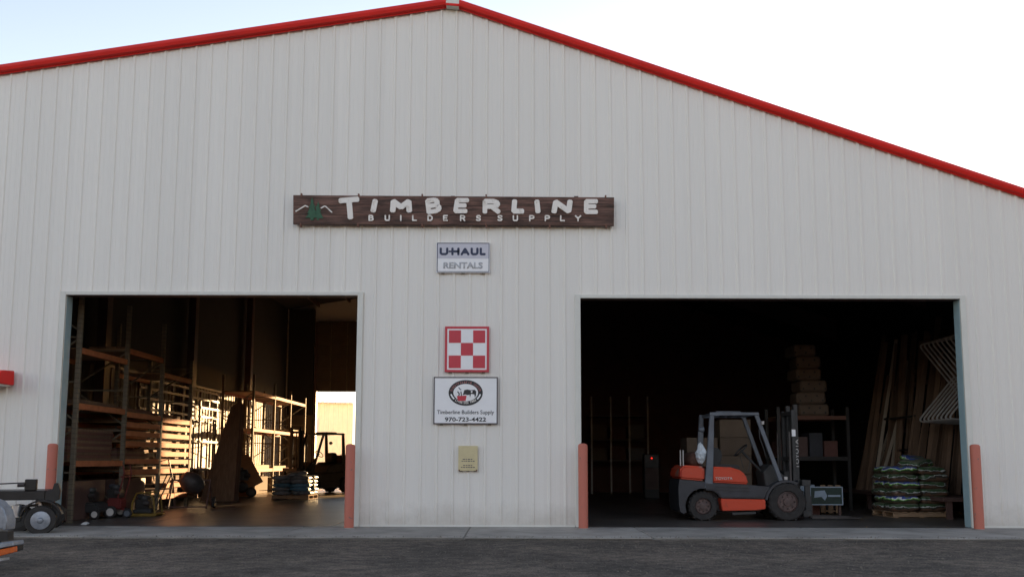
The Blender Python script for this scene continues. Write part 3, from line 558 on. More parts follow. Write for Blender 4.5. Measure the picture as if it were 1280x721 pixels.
# ---------------------------------------------------------------- forklifts
def forklift(label, loc, rz, body, grey, guard, brand=True, group=None, lift=0.0):
    t = thing('forklift', label, 'forklift', loc, rz, group)
    K = 237.4
    c = lambda X, Y_: ((X - 240) / K, (640 - Y_) / K)
    Pz = lambda pts: [c(*p) for p in pts]
    def arc(X, Y_, r, a0, a1, n=10): return [(X + r * math.cos(R(a0 + (a1 - a0) * k / n)), Y_ - r * math.sin(R(a0 + (a1 - a0) * k / n))) for k in range(n + 1)]
    W = 0.55
    MB().prism(Pz([(124, 438), (250, 450), (250, 488)] + arc(240, 570, 88, 84, 200, 12) + [(142, 606), (126, 596), (120, 560), (119, 480)]), -W, W).build('counterweight', grey, t, bevel=0.035, seg=3, smooth=True)
    MB().prism(Pz([(138, 376), (160, 368), (252, 374), (252, 446), (126, 435), (126, 396)]), -W + .02, W - .02).build('rear_hood', 'worn' if brand else body, t, bevel=0.04, seg=3, smooth=True)
    hd = MB().prism(Pz([(288, 374), (385, 378), (430, 392), (458, 415), (472, 462), (288, 452)]), -W + .03, W - .03).build('engine_hood', body, t, bevel=0.035, seg=3, smooth=True)
    MB().prism(Pz([(250, 451), (290, 455), (472, 465), (582, 474), (560, 500), (550, 532), (330, 530), (315, 508), (290, 494), (251, 489)]), -W + .01, W - .01).build('chassis', grey, t, bevel=0.02, seg=2, smooth=True)
    MB().prism(Pz([(326, 533), (549, 536), (549, 582), (500, 588), (336, 592)]), -W - .01, W + .01).build('step_panel', body, t, bevel=0.012, seg=2, smooth=True)
    for yy in (-W - .012, W - .018):
        for z in (472, 486): MB().prism(Pz([(300, z), (468, z + 6), (468, z + 10), (300, z + 4)]), yy + .01, yy + .02).build('groove', 'fdark', t)
    MB().prism(Pz([(470, 500), (640, 470), (650, 560), (560, 575), (470, 575)]), -.36, .36).build('front_frame', 'fdark', t, bevel=.02)
    MB().prism(Pz([(255, 470), (545, 480), (545, 600), (330, 600), (255, 560)]), -.3, .3).build('underbody', 'fdark', t, bevel=.02)
    for s in (-1, 1):
        y0, y1 = sorted((s * W, s * (W - .26)))
        outer = arc(660, 552, 112, 172, 62, 12); inner = arc(660, 552, 100, 62, 172, 12)
        MB().prism(Pz(outer + [(716, 440), (716, 450)] + inner), y0, y1).build('fender', grey, t)
        yy = sorted((s * (W - .09), s * (W - .015)))
        MB().prism(Pz([(284, 108), (306, 112), (300, 300), (290, 480), (250, 480), (268, 300)]), *yy).build('rear_pillar', guard, t, bevel=.01)
        MB().prism(Pz([(506, 110), (528, 112), (642, 442), (622, 446)]), *sorted((s * (W - .08), s * (W - .02)))).build('front_pillar', guard, t, bevel=.008)
        MB().prism(Pz([(284, 104), (530, 104), (532, 118), (284, 122)]), *sorted((s * (W - .07), s * (W - .005)))).build('guard_rail', guard, t, bevel=.01)
        MB().prism(Pz([(706, 88), (724, 88), (724, 630), (706, 630)]), *sorted((s * .36, s * .27))).build('mast_rail', 'fdark', t, bevel=.006)
        MB().prism(Pz([(724, 60), (744, 60), (744, 600), (724, 600)]), *sorted((s * .29, s * .2))).build('inner_mast_rail', 'fdark', t, bevel=.006)
        MB().cyl((c(690, 0)[0], s * .4, c(0, 560)[1]), (c(690, 0)[0], s * .4, c(0, 200)[1]), .028, 10).build('lift_cylinder', 'hub', t, smooth=True)
        f0 = c(790, 600); MB().box(f0[0], f0[0] + .04, *sorted((s * .2, s * .31)), .05 + lift, .5 + lift).build('fork_shank', 'fdark', t)
        MB().prism([(f0[0] + .04, .03 + lift), (f0[0] + 1.07, .04 + lift), (f0[0] + 1.07, .05 + lift), (f0[0] + .04, .085 + lift)], *sorted((s * .2, s * .31))).build('fork', 'hub', t)
        for (X, Y_, r, wd_, kind) in ((240, 577, 70, .2, 'rear'), (660, 552, 92, .24, 'front')):
            cx, cz = c(X, Y_); r /= K; cz = r; yo = s * (W + .02); yi = s * (W + .02 - wd_); y_out = -1 if s < 0 else 1
            ty = MB().lathe([(r * .58, yi), (r * .9, yi), (r, yi - s * -.03), (r, yo - s * .03), (r * .93, yo), (r * .6, yo), (r * .56, yo - s * .03)], (cx, 0, cz), 'y', 36, True).build('tyre', 'rubber', t, smooth=True)
            lugs = MB()
            for k in range(22):
                a = 2 * math.pi * k / 22; p = Vector((cx + r * 1.0 * math.cos(a), (yo + yi) / 2 + (.04 if k % 2 else -.04), cz + r * math.sin(a)))
                lugs.box(p.x - .013, p.x + .013, p.y - wd_ * .3, p.y + wd_ * .3, p.z - .022, p.z + .022, Matrix.Rotation(-a, 3, 'Y'))
            lo_ = lugs.build('tread', 'rubber', ty); lo_['kind'] = 'stuff'
            rim = MB().lathe([(r * .57, yo - s * .035), (r * .5, yo - s * .02), (r * .46, yo - s * .06), (r * .25, yo - s * .06), (r * .22, yo - s * .01), (.01, yo - s * .005)], (cx, 0, cz), 'y', 28).build('rim', 'rimm', ty, smooth=True)
            for k in range(8):
                a = 2 * math.pi * k / 8; b_ = (cx + r * .37 * math.cos(a), 0, cz + r * .37 * math.sin(a))
                MB().cyl((b_[0], yo - s * .062, b_[2]), (b_[0], yo - s * .035, b_[2]), .017, 6).build('bolt', 'bolt', ty)
    for X in (300, 345, 390, 435, 480, 520):
        x = c(X, 0)[0]; MB().box(x - .015, x + .015, -W + .07, W - .07, c(0, 118)[1], c(0, 106)[1]).build('guard_bar', guard, t)
    MB().prism(Pz([(330, 95), (452, 95), (458, 105), (325, 105)]), -.3, .3).build('guard_cap', guard, t, bevel=.008)
    for Y_ in (100, 330, 590):
        MB().box(c(706, 0)[0], c(724, 0)[0], -.27, .27, c(0, Y_ + 14)[1], c(0, Y_ - 6)[1]).build('mast_crossbar', 'fdark', t)
    MB().box(c(745, 0)[0], c(788, 0)[0], -.42, .42, c(0, 470)[1] + lift, c(0, 440)[1] + lift).build('carriage_bar', 'fdark', t, bevel=.006)
    MB().box(c(745, 0)[0], c(788, 0)[0], -.42, .42, c(0, 620)[1] + lift, c(0, 590)[1] + lift).build('carriage_bar', 'fdark', t, bevel=.006)
    for s in (-1, 1): MB().box(c(760, 0)[0], c(785, 0)[0], s * .38 - .03, s * .38 + .03, c(0, 590)[1] + lift, c(0, 470)[1] + lift).build('carriage_side', 'fdark', t)
    MB().box(c(668, 0)[0], c(706, 0)[0], -.27, .27, c(0, 540)[1], c(0, 395)[1]).build('dash_cowl', 'fdark', t, bevel=.02)
    MB().prism(Pz([(560, 400), (600, 360), (690, 440), (690, 480), (570, 474)]), -.3, .3).build('dashboard', 'fdark', t, bevel=.02)
    MB().prism(Pz([(300, 292), (318, 278), (350, 284), (362, 310), (354, 352), (330, 378), (306, 372)]), -.22, .22).build('seat_back', 'seatm', t, bevel=.03, seg=2, smooth=True)
    MB().prism(Pz([(320, 362), (440, 366), (450, 384), (320, 382)]), -.23, .23).build('seat', 'seatm', t, bevel=.015, seg=2, smooth=True)
    p0 = c(600, 430); p1 = c(468, 292); MB().cyl((p0[0], 0, p0[1]), (p1[0], 0, p1[1]), .028, 8).build('steering_column', 'fdark', t)
    d = (Vector((p1[0], 0, p1[1])) - Vector((p0[0], 0, p0[1]))).normalized(); u = Vector((0, 1, 0)); v = d.cross(u)
    MB().tube([Vector((p1[0], 0, p1[1])) + (u * math.cos(2 * math.pi * k / 20) + v * math.sin(2 * math.pi * k / 20)) * .17 for k in range(21)], .016, 6).build('steering_wheel', 'seatm', t, smooth=True)
    lp = c(255, 190); MB().lathe([(.03, -.1), (.06, -.06), (.06, .0), (.02, .02)], (lp[0], -W + .1, lp[1]), 'x', 14).build('work_lamp', 'fguard', t, smooth=True)
    for X in (143, 157): MB().cyl((c(X, 0)[0], -.3, c(0, 372)[1]), (c(X, 0)[0], -.3, c(0, 292)[1]), .013, 8).build('bracket_post', 'bolt', t, smooth=True)
    gp = c(215, 345); MB().lathe([(.03, -.42), (.12, -.38), (.155, -.32), (.155, .32), (.12, .38), (.03, .42)], (gp[0] + .02, 0, gp[1] + .03), 'y', 20).build('gas_cylinder', 'brown', t, smooth=True)
    for yy in (-.13, .13):
        MB().box(c(742, 0)[0], c(750, 0)[0], yy - .02, yy + .02, c(0, 440)[1] + lift, c(0, 96)[1]).build('lift_chain', 'hub', t)
    MB().tube([(c(748, 0)[0], -.06, c(0, 100)[1]), (c(756, 0)[0], -.08, c(0, 250)[1]), (c(750, 0)[0], -.1, c(0, 430)[1] + lift)], .012, 6).build('hydraulic_hose', 'seatm', t, smooth=True)
    MB().tube([(c(700, 0)[0], -.3, c(0, 470)[1]), (c(655, 0)[0], -.36, c(0, 430)[1]), (c(620, 0)[0], -.34, c(0, 470)[1])], .014, 6).build('hydraulic_hose', 'seatm', t, smooth=True)
    MB().tube([(c(560, 0)[0], -W + .02, c(0, 330)[1]), (c(548, 0)[0], -W - .02, c(0, 290)[1]), (c(528, 0)[0], -W - .02, c(0, 230)[1]), (c(530, 0)[0], -W + .03, c(0, 190)[1])], .011, 6).build('grab_handle', 'fdark', t, smooth=True)
    MB().tube([(c(470, 0)[0], -.15, c(0, 380)[1]), (c(455, 0)[0], -.15, c(0, 320)[1])], .009, 6).build('lever', 'fdark', t); MB().tube([(c(490, 0)[0], -.2, c(0, 400)[1]), (c(505, 0)[0], -.2, c(0, 330)[1])], .009, 6).build('lever', 'fdark', t)
    MB().box(c(540, 0)[0], c(552, 0)[0], -W - .04, -W + .02, c(0, 165)[1], c(0, 148)[1]).build('turn_lamp', 'bolt', t, bevel=.006)
    MB().box(c(652, 0)[0], c(668, 0)[0], -W + .06, -W + .12, c(0, 440)[1], c(0, 424)[1]).build('head_lamp', 'bolt', t, bevel=.008)
    MB().box(c(127, 0)[0], c(137, 0)[0], -W - .004, -W + .05, c(0, 425)[1], c(0, 398)[1]).build('tail_lamp', 'redlens', t, bevel=.004)
    MB().prism(Pz([(384, 600), (500, 596), (500, 606), (384, 612)]), -W - .005, -W + .1).build('step_plate', 'fdark', t)
    mp = c(740, 300); 
    if brand:
        text('lettering', 'TOYOTA', 0.36, 0.058, (c(348, 0)[0], -W + .026, c(0, 433)[1]), 'wheelw', hd, 0.01)
        me = text_mesh('TOYOTA', 0.62, 0.07, 0.002, 0.01); me.materials.append(M['wheelw']); o = link('mast_lettering', me, t, (c(722, 0)[0] + .022, -.294, c(0, 310)[1])); o.rotation_euler = (0, R(-90), 0)
        o.location = (c(734, 0)[0], -.2935, c(0, 310)[1])
        MB().box(c(705, 0)[0], c(722, 0)[0] + .01, -.366, -.362, c(0, 222)[1], c(0, 188)[1]).build('sticker', 'white', t)
        MB().box(c(430, 0)[0], c(466, 0)[0], -W + .004, -W + .0085, c(0, 478)[1], c(0, 470)[1]).build('badge', 'hub', t)
    return t
f1x = at(880, 640, 1.72).x
FL1 = forklift('orange and grey forklift parked inside the right bay', (f1x, 2.32, 0), 0, 'orange', 'fgrey', 'fguard')
p = at(398, 614, 16.4)
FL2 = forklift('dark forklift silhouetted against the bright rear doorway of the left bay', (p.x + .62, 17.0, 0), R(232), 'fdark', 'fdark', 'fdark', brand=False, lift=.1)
# plastic bag hung on the forklift
def blob(name, m, loc, size, seed, lab, cat, nz_=0.25, top=None, sub=3, parent=None, group=None):
    rnd = random.Random(seed); bm = bmesh.new(); bmesh.ops.create_icosphere(bm, subdivisions=sub, radius=1)
    ks = [(Vector((rnd.gauss(0, 1), rnd.gauss(0, 1), rnd.gauss(0, 1))) * 2.2, rnd.uniform(0, 6)) for _ in range(7)]
    for v in bm.verts:
        d = 1 + nz_ * sum(math.sin(k.dot(v.co) + ph) for k, ph in ks) / 4
        q_ = v.co * d
        if top: q_ = top(q_)
        v.co = Vector((q_.x * size[0], q_.y * size[1], q_.z * size[2]))
    for f in bm.faces: f.smooth = True
    me = bpy.data.meshes.new(name); bm.to_mesh(me); bm.free(); me.materials.append(M[m]); o = link(name, me, parent, loc)
    if lab: tag(o, lab, cat, group)
    return o
pb = (FL1.location.x + (238 - 240) / 237.4, FL1.location.y - .42, (640 - 305) / 237.4)
pbo = blob('plastic_bag', 'plastic', pb, (.11, .13, .19), 3, 'crumpled clear plastic bag hanging on the forklift behind its seat', 'bag', .55, lambda v: Vector((v.x * (1 - .55 * max(v.z, 0)) + random.uniform(-.09, .09), v.y * (1 - .5 * max(v.z, 0)) + random.uniform(-.09, .09), v.z + random.uniform(-.06, .06))), sub=3)
for pl in pbo.data.polygons: pl.use_smooth = False

# ---------------------------------------------------------------- pallets and bags
def pallet(label, loc, rz, L=1.2, Wd=1.0, group=None, k=7):
    t = thing('pallet', label, 'pallet', loc, rz, group)
    for y in (-Wd / 2 + .05, 0, Wd / 2 - .05): MB().box(-L / 2, L / 2, y - .02, y + .02, .016, .11).build('stringer', 'palletw', t, bevel=.004)
    for i in range(k):
        x = -L / 2 + .05 + (L - .1) * i / (k - 1); MB().box(x - .05, x + .05, -Wd / 2, Wd / 2, .111, .13).build('deck_board', 'palletw', t, bevel=.003)
    for x in (-L / 2 + .05, 0, L / 2 - .05): MB().box(x - .05, x + .05, -Wd / 2, Wd / 2, 0.0, .015).build('bottom_board', 'palletw', t, bevel=.003)
    return t
def bag_mesh(seed, L, Wd, H):
    rnd = random.Random(seed); bm = bmesh.new(); nx, ny = 12, 8; grid = {}
    sg = lambda a, e: math.copysign(abs(a) ** e, a)
    for s in (1, -1):
        for i in range(nx + 1):
            for j in range(ny + 1):
                u, v = i / nx * 2 - 1, j / ny * 2 - 1
                edge = (1 - abs(u) ** 4) * (1 - abs(v) ** 4); z = s * H / 2 * max(edge, 0) ** 0.3
                if s > 0: z += .012 * math.sin(u * 5 + seed) * math.cos(v * 4 + seed * 2) * edge
                pin = 1 - .05 * abs(v) ** 3 * abs(u) ** 3
                co = (u * L / 2 * pin + .008 * math.sin(v * 7 + seed) * abs(u), v * Wd / 2 * pin + .008 * math.sin(u * 8 + seed * 3) * abs(v), z + H / 2)
                if s < 0 and (i in (0, nx) or j in (0, ny)): grid[(s, i, j)] = grid[(1, i, j)]
                else: grid[(s, i, j)] = bm.verts.new(co)
        for i in range(nx):
            for j in range(ny):
                f = [grid[(s, i, j)], grid[(s, i + 1, j)], grid[(s, i + 1, j + 1)], grid[(s, i, j + 1)]]
                fc = bm.faces.new(f if s > 0 else f[::-1]); fc.smooth = True
    me = bpy.data.meshes.new('bag'); bm.to_mesh(me); bm.free(); return me
def bag_stack(base, rz, layers, nm, mats, group, where, H=.115, ncol=2, nrow=2, L=.64, Wd=.52, extra=0, seed=1, col=''):
    rnd = random.Random(seed); ms = {}
    for a in range(3):
        for mname in set(mats):
            me = bag_mesh(a + seed * 3, L, Wd, H * 1.12); me.materials.append(M[mname]); ms[(a, mname)] = me
    rot = Matrix.Rotation(rz, 3, 'Z')
    for k in range(layers):
        for i in range(ncol):
            for j in range(nrow):
                x = (i - (ncol - 1) / 2) * (L * .96) + rnd.uniform(-.045, .045); y = (j - (nrow - 1) / 2) * (Wd * .97) + rnd.uniform(-.02, .02)
                mm = mats[(k + i * (k % 2)) % len(mats)]; o = link(nm, ms[(rnd.randrange(3), mm)], None, Vector(base) + rot @ Vector((x, y, .128 + k * H)))
                o.rotation_euler = (rnd.uniform(-.03, .03), rnd.uniform(-.03, .03), rz + rnd.uniform(-.09, .09) + (math.pi if rnd.random() < .5 else 0))
                tag(o, f"{col} bag, {ORD[k]} layer from the bottom, {['front', 'middle', 'back'][j * (2 if nrow == 2 else 1)]} {['left', 'right'][i] if ncol == 2 else ['left', 'centre', 'right'][i]}, on {where}", 'bag', group)
    for e in range(extra):
        mm = mats[e % len(mats)]; o = link(nm, ms[(e % 3, mm)], None, Vector(base) + rot @ Vector((.1 + .12 * e, -.12 + .2 * e, .128 + layers * H + e * .05)))
        o.rotation_euler = (rnd.uniform(-.1, .1), -.12 - .1 * e, rz + .5 + e)
        tag(o, f"{col} bag lying loose, {['askew on', 'topmost of'][e]} the bags on {where}", 'bag', group)
pc = at(1142, 640, 3.1)
pallet('wooden pallet under the colourful feed bags by the right jamb', (pc.x + .02, 3.3, 0), R(3), 1.28, 1.05)
bag_stack((pc.x + .02, 3.3, 0), R(3), 6, 'feed_bag', ['bag_b', 'bag_a'], 'feed bags on the right pallet', 'the right pallet', H=.163, L=.66, Wd=.54, extra=2, seed=4, col='printed feed')
pd = at(367, 612, 11.2)
pallet('wooden pallet under the dark bags on the left bay floor', (pd.x, 11.4, 0), R(-4), 1.2, 1.0)
bag_stack((pd.x, 11.4, 0), R(-4), 5, 'dark_bag', ['bagdark', 'bagdark', 'bagblue'], 'dark bags on the left pallet', 'the left pallet', H=.12, L=.62, Wd=.5, extra=1, seed=9, col='dark plastic')

# ---------------------------------------------------------------- left bay racking
def rack(label, xs_front, xback, ys, zt, levels, deckm=None, par_name='pallet_rack'):
    """ys: frame positions along Y, levels: list per bay of beam heights"""
    t = thing(par_name, label, 'shelving', (xs_front, ys[0], 0)); X = xback - xs_front
    for k, Y in enumerate(ys):
        y = Y - ys[0]
        for x in (0, X):
            MB().box(x - .04, x + .04, y - .04, y + .04, 0.01, zt[k]).build('upright', 'perf', t)
            MB().box(x - .07, x + .07, y - .06, y + .06, 0, .01).build('foot_plate', 'post', t)
        z = .2; fl_ = 1
        while z + .9 < zt[k]:
            a, b = (0, X) if fl_ > 0 else (X, 0)
            MB().bar((a, y, z), (b, y, z + .75), .03, .03).build('brace', 'post', t); MB().bar((0, y, z + .78), (X, y, z + .78), .03, .03).build('strut', 'post', t); z += .9; fl_ = -fl_
    for k in range(len(ys) - 1):
        y0, y1 = ys[k] - ys[0] + .042, ys[k + 1] - ys[0] - .042
        for z in levels[k]:
            for x in (0, X):
                MB().box(x - .03, x + .03, y0, y1, z - .065, z + .055).build('beam', 'beam', t, bevel=.004)
            MB().box(min(0, X) + .04, max(0, X) - .04, y0 + .01, y1 - .01, z + .03, z + .05).build('deck', deckm or 'ply', t)
    return t
YA = [0.72, 2.85, 4.8, 6.7]
LV = [[3.42, 2.30, 1.16], [3.68, 2.25, 2.03, 1.83, 1.60, 1.20, .96], [3.33, 2.22, 2.03, 1.83, 1.60, 1.38, 1.19, .96, .60, .33]]
rack('tall pallet rack with closely spaced orange beams along the left wall', -8.68, -9.8, YA, [4.9, 4.7, 4.6, 3.9], LV)
YR = [14.3, 17.0, 19.4, 21.9]
rack('sunlit pallet rack at the back of the left bay behind the dark bags', -9.3, -10.4, YR, [4.3, 4.2, 4.1, 4.0], [[3.66, 2.32, .86]] * 3)
# goods on the racks
def goods(name, lab, cat, m, x, y, z, sx, sy, sz, grp=None, bev=.01):
    o = MB().box(-sx / 2, sx / 2, -sy / 2, sy / 2, 0, sz).build(name, m, bevel=bev); o.location = (x, y, z); tag(o, lab, cat, grp); return o
def strapped(name, lab, cat, m, x, y, z, sx, sy, n_, sz, grp=None):
    t = thing(name, lab, cat, (x, y, z), 0, grp); rows = 4
    for r_ in range(n_):
        for k in range(rows):
            w_ = sx / rows; MB().box(-sx / 2 + k * w_ + .003, -sx / 2 + (k + 1) * w_ - .003, -sy / 2 + random.uniform(-.03, .03), sy / 2 + random.uniform(-.03, .03), r_ * sz + .001, (r_ + 1) * sz - .002).build('board', m, t)
    return t
strapped('board_stack', 'stack of short boards on the upper deck of the back rack', 'lumber', 'palewood', -9.75, 20.7, 2.373, .8, 2.0, 3, .05)
strapped('board_stack', 'stack of boards on the lower deck of the back rack, nearer half', 'lumber', 'palewood', -9.75, 15.7, .913, .8, 2.1, 3, .045)
strapped('board_stack', 'stack of boards on the lower deck of the back rack, farther half', 'lumber', 'palewood', -9.75, 18.2, .913, .8, 2.0, 2, .045)
goods('carton', 'pale carton on the floor under the back rack, nearest the plywood sheet', 'box', 'card', -9.75, 15.6, 0.002, .9, 1.6, .62)
goods('carton', 'pale carton on the floor under the back rack, middle bay', 'box', 'card', -9.75, 18.2, 0.002, .9, 1.7, .55)
for k, (y, z, h_) in enumerate([(1.8, 2.353, .1), (3.8, 3.733, .06)]):
    strapped('board_stack', ['low stack of boards on the second deck of the front rack', 'thin stack of boards on the top deck of the front rack'][k], 'lumber', 'wood', -9.2, y, z, .85, 1.7, max(1, int(h_ / .05)), .05)
k = 0; BAYN = ['nearest', 'middle', 'farthest']
for bi in range(3):
    lv = sorted(LV[bi]) 
    for li, z in enumerate(lv[:-1] if bi else lv[:1]):
        gap = lv[li + 1] - z; h_ = min(gap - .13, .7)
        if z > 2.15 and bi: h_ = .12
        if h_ < .03: continue
        y0, y1 = YA[bi] + .1, YA[bi + 1] - .1; t = thing('panel_stack', f'dark stack of panels in the {BAYN[bi]} bay of the front rack, {ORD[li]} deck up', 'lumber', (-9.28, (y0 + y1) / 2, z + .053), 0, 'panel stacks in the front rack')
        n_ = max(1, int(h_ / .06))
        for q_ in range(n_):
            e = random.uniform(0, .05); MB().box(-.42 + e, .42 - e * .5, -(y1 - y0) / 2 + e, (y1 - y0) / 2 - e, q_ * .06 + .001, (q_ + 1) * .06 - .004).build('panel', 'brownwall' if q_ % 2 else 'wood', t)
t = thing('slotted_shelving', 'dark slotted storage frame against the left wall between the two racks', 'shelving', (-10.35, 7.3, 0))
for k in range(9): MB().box(-.03, .03, k * .78 - .03, k * .78 + .03, 0, 3.5).build('post', 'steel', t)
for z in (.9, 1.8, 2.62, 2.92, 3.2, 3.46): MB().box(.032, .07, -.05, 6.3, z, z + .07).build('rail', 'steel', t)
MB().box(-.6, -.05, -.05, 6.3, 2.5, 2.54).build('shelf', 'steel', t)
for k in range(4): goods('crate', f'tall dark crate behind the slotted frame on the left wall, {ORD[k]} from the front', 'crate', 'steel', -10.7, 8.05 + 1.56 * k, .002, .5, 1.5, 2.3 - .12 * (k % 2), 'crates behind the slotted frame')
for k, (y0, y1) in enumerate(zip(YA, YA[1:])):
    goods('crate', f'dark crate on the floor under the {BAYN[k]} bay of the front rack', 'crate', 'steel', -9.3, (y0 + y1) / 2, .002, .8, 1.6, .24 if k == 2 else .8)
# leaning sheets between the racks
for k in range(5):
    y0 = 9.6 + k * .1; x0 = -8.75 - .0 * k; lean = .9 + .1 * k
    b = at(250, 622, 9.6).x
    o = MB().add([(.09 * k, 0, 0), (1.02, 0, 0), (1.02, .02, 0), (.09 * k, .02, 0), (.72 + .04 * k, .35, 2.85 - .04 * k), (1.02, .35, 3.05 - .05 * k), (1.02, .37, 3.05 - .05 * k), (.72 + .04 * k, .37, 2.85 - .04 * k)], [(0, 1, 2, 3), (4, 5, 6, 7), (0, 1, 5, 4), (1, 2, 6, 5), (2, 3, 7, 6), (3, 0, 4, 7)]).build('siding_offcut', 'brownwall' if k % 2 else 'wood')
    o.location = (b, y0, 0.0); tag(o, f'tall tapered brown sheet leaning between the two left racks, {ORD[k]} from the front', 'sheet', 'brown sheets leaning between the racks')
o = MB().lathe([(.02, 0), (.2, .01), (.2, 1.95), (.02, 1.97)], (0, 0, 0), 'z', 20).build('fabric_roll', 'grill', smooth=True); p = at(286, 620, 10.6); o.location = (p.x, 10.9, 0); tag(o, 'grey roll standing upright beside the leaning brown sheets', 'roll')
p = at(312, 612, 13.2)
o = MB().box(-.6, .6, -.012, .012, 0, 1.15, None).build('plywood_sheet', 'ply'); o.location = (p.x - .15, 13.4, .2); o.rotation_euler = (R(-14), R(-28), R(20)); tag(o, 'orange plywood sheet tilted against the end of the back rack', 'sheet')
o = MB().box(-.5, .5, -.012, .012, 0, .8).build('plywood_sheet', 'ply'); o.location = (p.x - .55, 13.15, 0.02); o.rotation_euler = (R(-20), R(18), R(10)); tag(o, 'smaller plywood offcut low in front of the tilted plywood sheet', 'sheet')

# small machines
def wheel(par, x, y, z, r, wd_, hubm='wheelw', axis='y'):
    ty = MB().lathe([(r * .6, -wd_ / 2), (r * .93, -wd_ / 2), (r, -wd_ * .3), (r, wd_ * .3), (r * .93, wd_ / 2), (r * .6, wd_ / 2)], (0, 0, 0), axis, 24).build('tyre', 'rubber', par, smooth=True, loc=(x, y, z))
    MB().lathe([(r * .62, -wd_ * .52), (r * .55, -wd_ * .45), (r * .25, -wd_ * .5), (r * .2, -wd_ * .6), (r * .2, wd_ * .6), (r * .25, wd_ * .5), (r * .55, wd_ * .45), (r * .62, wd_ * .52)], (0, 0, 0), axis, 20).build('rim', hubm, ty, smooth=True)
    return ty
def engine(par, x, y, z, s=1.0, m='hood'):
    e = MB().box(x - .15 * s, x + .15 * s, y - .13 * s, y + .13 * s, z, z + .2 * s).build('engine_block', m, par, bevel=.02 * s, seg=2)
    MB().lathe([(.12 * s, 0), (.13 * s, .03), (.11 * s, .08), (.03, .09)], (x, y, z + .2 * s), 'z', 16).build('recoil_cover', 'fdark', par, smooth=True)
    MB().cyl((x + .05, y - .15 * s, z + .12 * s), (x + .18 * s, y - .15 * s, z + .12 * s), .05 * s, 10).build('muffler', 'hub', par)
    MB().box(x - .13 * s, x + .02, y - .1 * s, y + .1 * s, z + .22 * s, z + .31 * s).build('fuel_tank', 'fgrey', par, bevel=.02)
    return e
p = at(108, 648, 1.9)
t = thing('lawn_mower', 'dark walk-behind mower with white wheels at the foot of the front rack', 'mower', (p.x - .05, 2.0, 0), R(0))
MB().prism([(-.38, .13), (.36, .13), (.4, .2), (.3, .34), (-.25, .36), (-.4, .26)], -.26, .26).build('deck', 'fdark', t, bevel=.03, seg=2); engine(t, 0.05, 0, .36, 1.0)
for x in (-.26, .27):
    for y in (-.3, .3): wheel(t, x + .05, y, .105, .105, .05)
for y in (-.2, .2): MB().tube([(-.3, y, .3), (-.6, y, .75), (-.72, y, .95)], .012).build('handle', 'hub', t)
MB().tube([(-.72, -.2, .95), (-.72, .2, .95)], .012).build('handle_grip', 'hood', t)
p = at(142, 647, 2.3)
t = thing('garden_tiller', 'red tiller with upright handle and white wheels next to the mower', 'tiller', (p.x, 2.35, 0), R(0))
MB().box(-.12, .18, -.15, .15, .18, .42).build('gearbox', 'mred', t, bevel=.03, seg=2); engine(t, .0, 0, .42, .95)
for y in (-.24, .24): wheel(t, 0.02, y, .13, .13, .06)
wheel(t, .34, -.16, .1, .1, .05, 'fguard')
MB().bar((.1, 0, .2), (.34, 0, .12), .04, .04).build('axle_bar', 'mred', t)
for y in (-.17, .17): MB().tube([(.12, y, .4), (.24, y, .95), (.2, y, 1.12)], .014).build('handle', 'mred', t)
MB().box(.16, .2, -.17, .17, .85, .89).build('handle_brace', 'mred', t)
p = at(180, 644, 2.9)
t = thing('plate_compactor', 'yellow plate compactor with black engine in front of the rack', 'compactor', (p.x, 2.95, 0), 0)
MB().prism([(-.36, .03), (-.3, .0), (.28, .0), (.36, .03), (.36, .06), (-.36, .06)], -.24, .24).build('base_plate', 'myellow', t, bevel=.006)
engine(t, -.02, 0, .16, 1.0)
MB().box(-.2, .2, -.17, .17, .06, .158).build('console', 'fdark', t, bevel=.02)
for y in (-.2, .2): MB().tube([(.3, y, .06), (.26, y, .38), (.14, y, .52), (-.12, y, .5), (-.2, y, .3), (-.22, y, .07)], .02).build('roll_frame', 'myellow', t)
MB().tube([(.2, -.12, .2), (.5, -.12, .9), (.5, .12, .9), (.2, .12, .2)], .014).build('handle', 'hood', t)
p = at(236, 640, 5.6)
t = thing('cement_mixer', 'dark portable mixer drum on a wheeled frame at the end of the front rack', 'mixer', (p.x, 5.7, 0), R(8))
dr = MB().lathe([(.05, -.3), (.16, -.26), (.25, -.1), (.27, .03), (.22, .2), (.16, .3), (.14, .3), (.18, .2)], (0, 0, 0), 'x', 24).build('drum', 'hub', t, smooth=True, loc=(0, 0, .66)); dr.rotation_euler = (0, R(35), R(20))
for s in (-1, 1): MB().tube([(s * .46, .3, .03), (s * .46, 0, .72), (s * .46, -.35, .03)], .022).build('leg_frame', 'steel', t)
MB().bar((-.46, 0, .72), (.46, 0, .72), .04, .04).build('yoke', 'steel', t); MB().bar((-.46, -.33, .06), (.46, -.33, .06), .03, .03).build('cross_bar', 'steel', t)
for s in (-1, 1): wheel(t, s * .52, .28, .15, .15, .06, 'hub', 'x')
MB().tube([(-.46, -.02, .75), (-.5, -.3, 1.25), (.1, -.3, 1.25)], .014).build('handle', 'fguard', t)
p = at(300, 612, 12.4)
t = thing('air_compressor', 'black wheeled engine unit on the floor before the plywood sheet', 'compressor', (p.x, 12.6, 0), R(20))
MB().lathe([(.02, -.4), (.13, -.38), (.19, -.3), (.19, .3), (.13, .38), (.02, .4)], (0, 0, .34), 'y', 18).build('air_tank', 'hood', t, smooth=True); engine(t, 0, 0, .55, 1.4)
for y in (-.25, .25): wheel(t, .3, y, .16, .16, .07, 'hub')
MB().bar((-.05, -.25, .2), (.3, -.25, .16), .04, .04).build('axle_arm', 'hood', t); MB().bar((-.05, .25, .2), (.3, .25, .16), .04, .04).build('axle_arm', 'hood', t); MB().bar((-.15, 0, 0), (-.12, 0, .22), .05, .05).build('stand', 'hood', t)
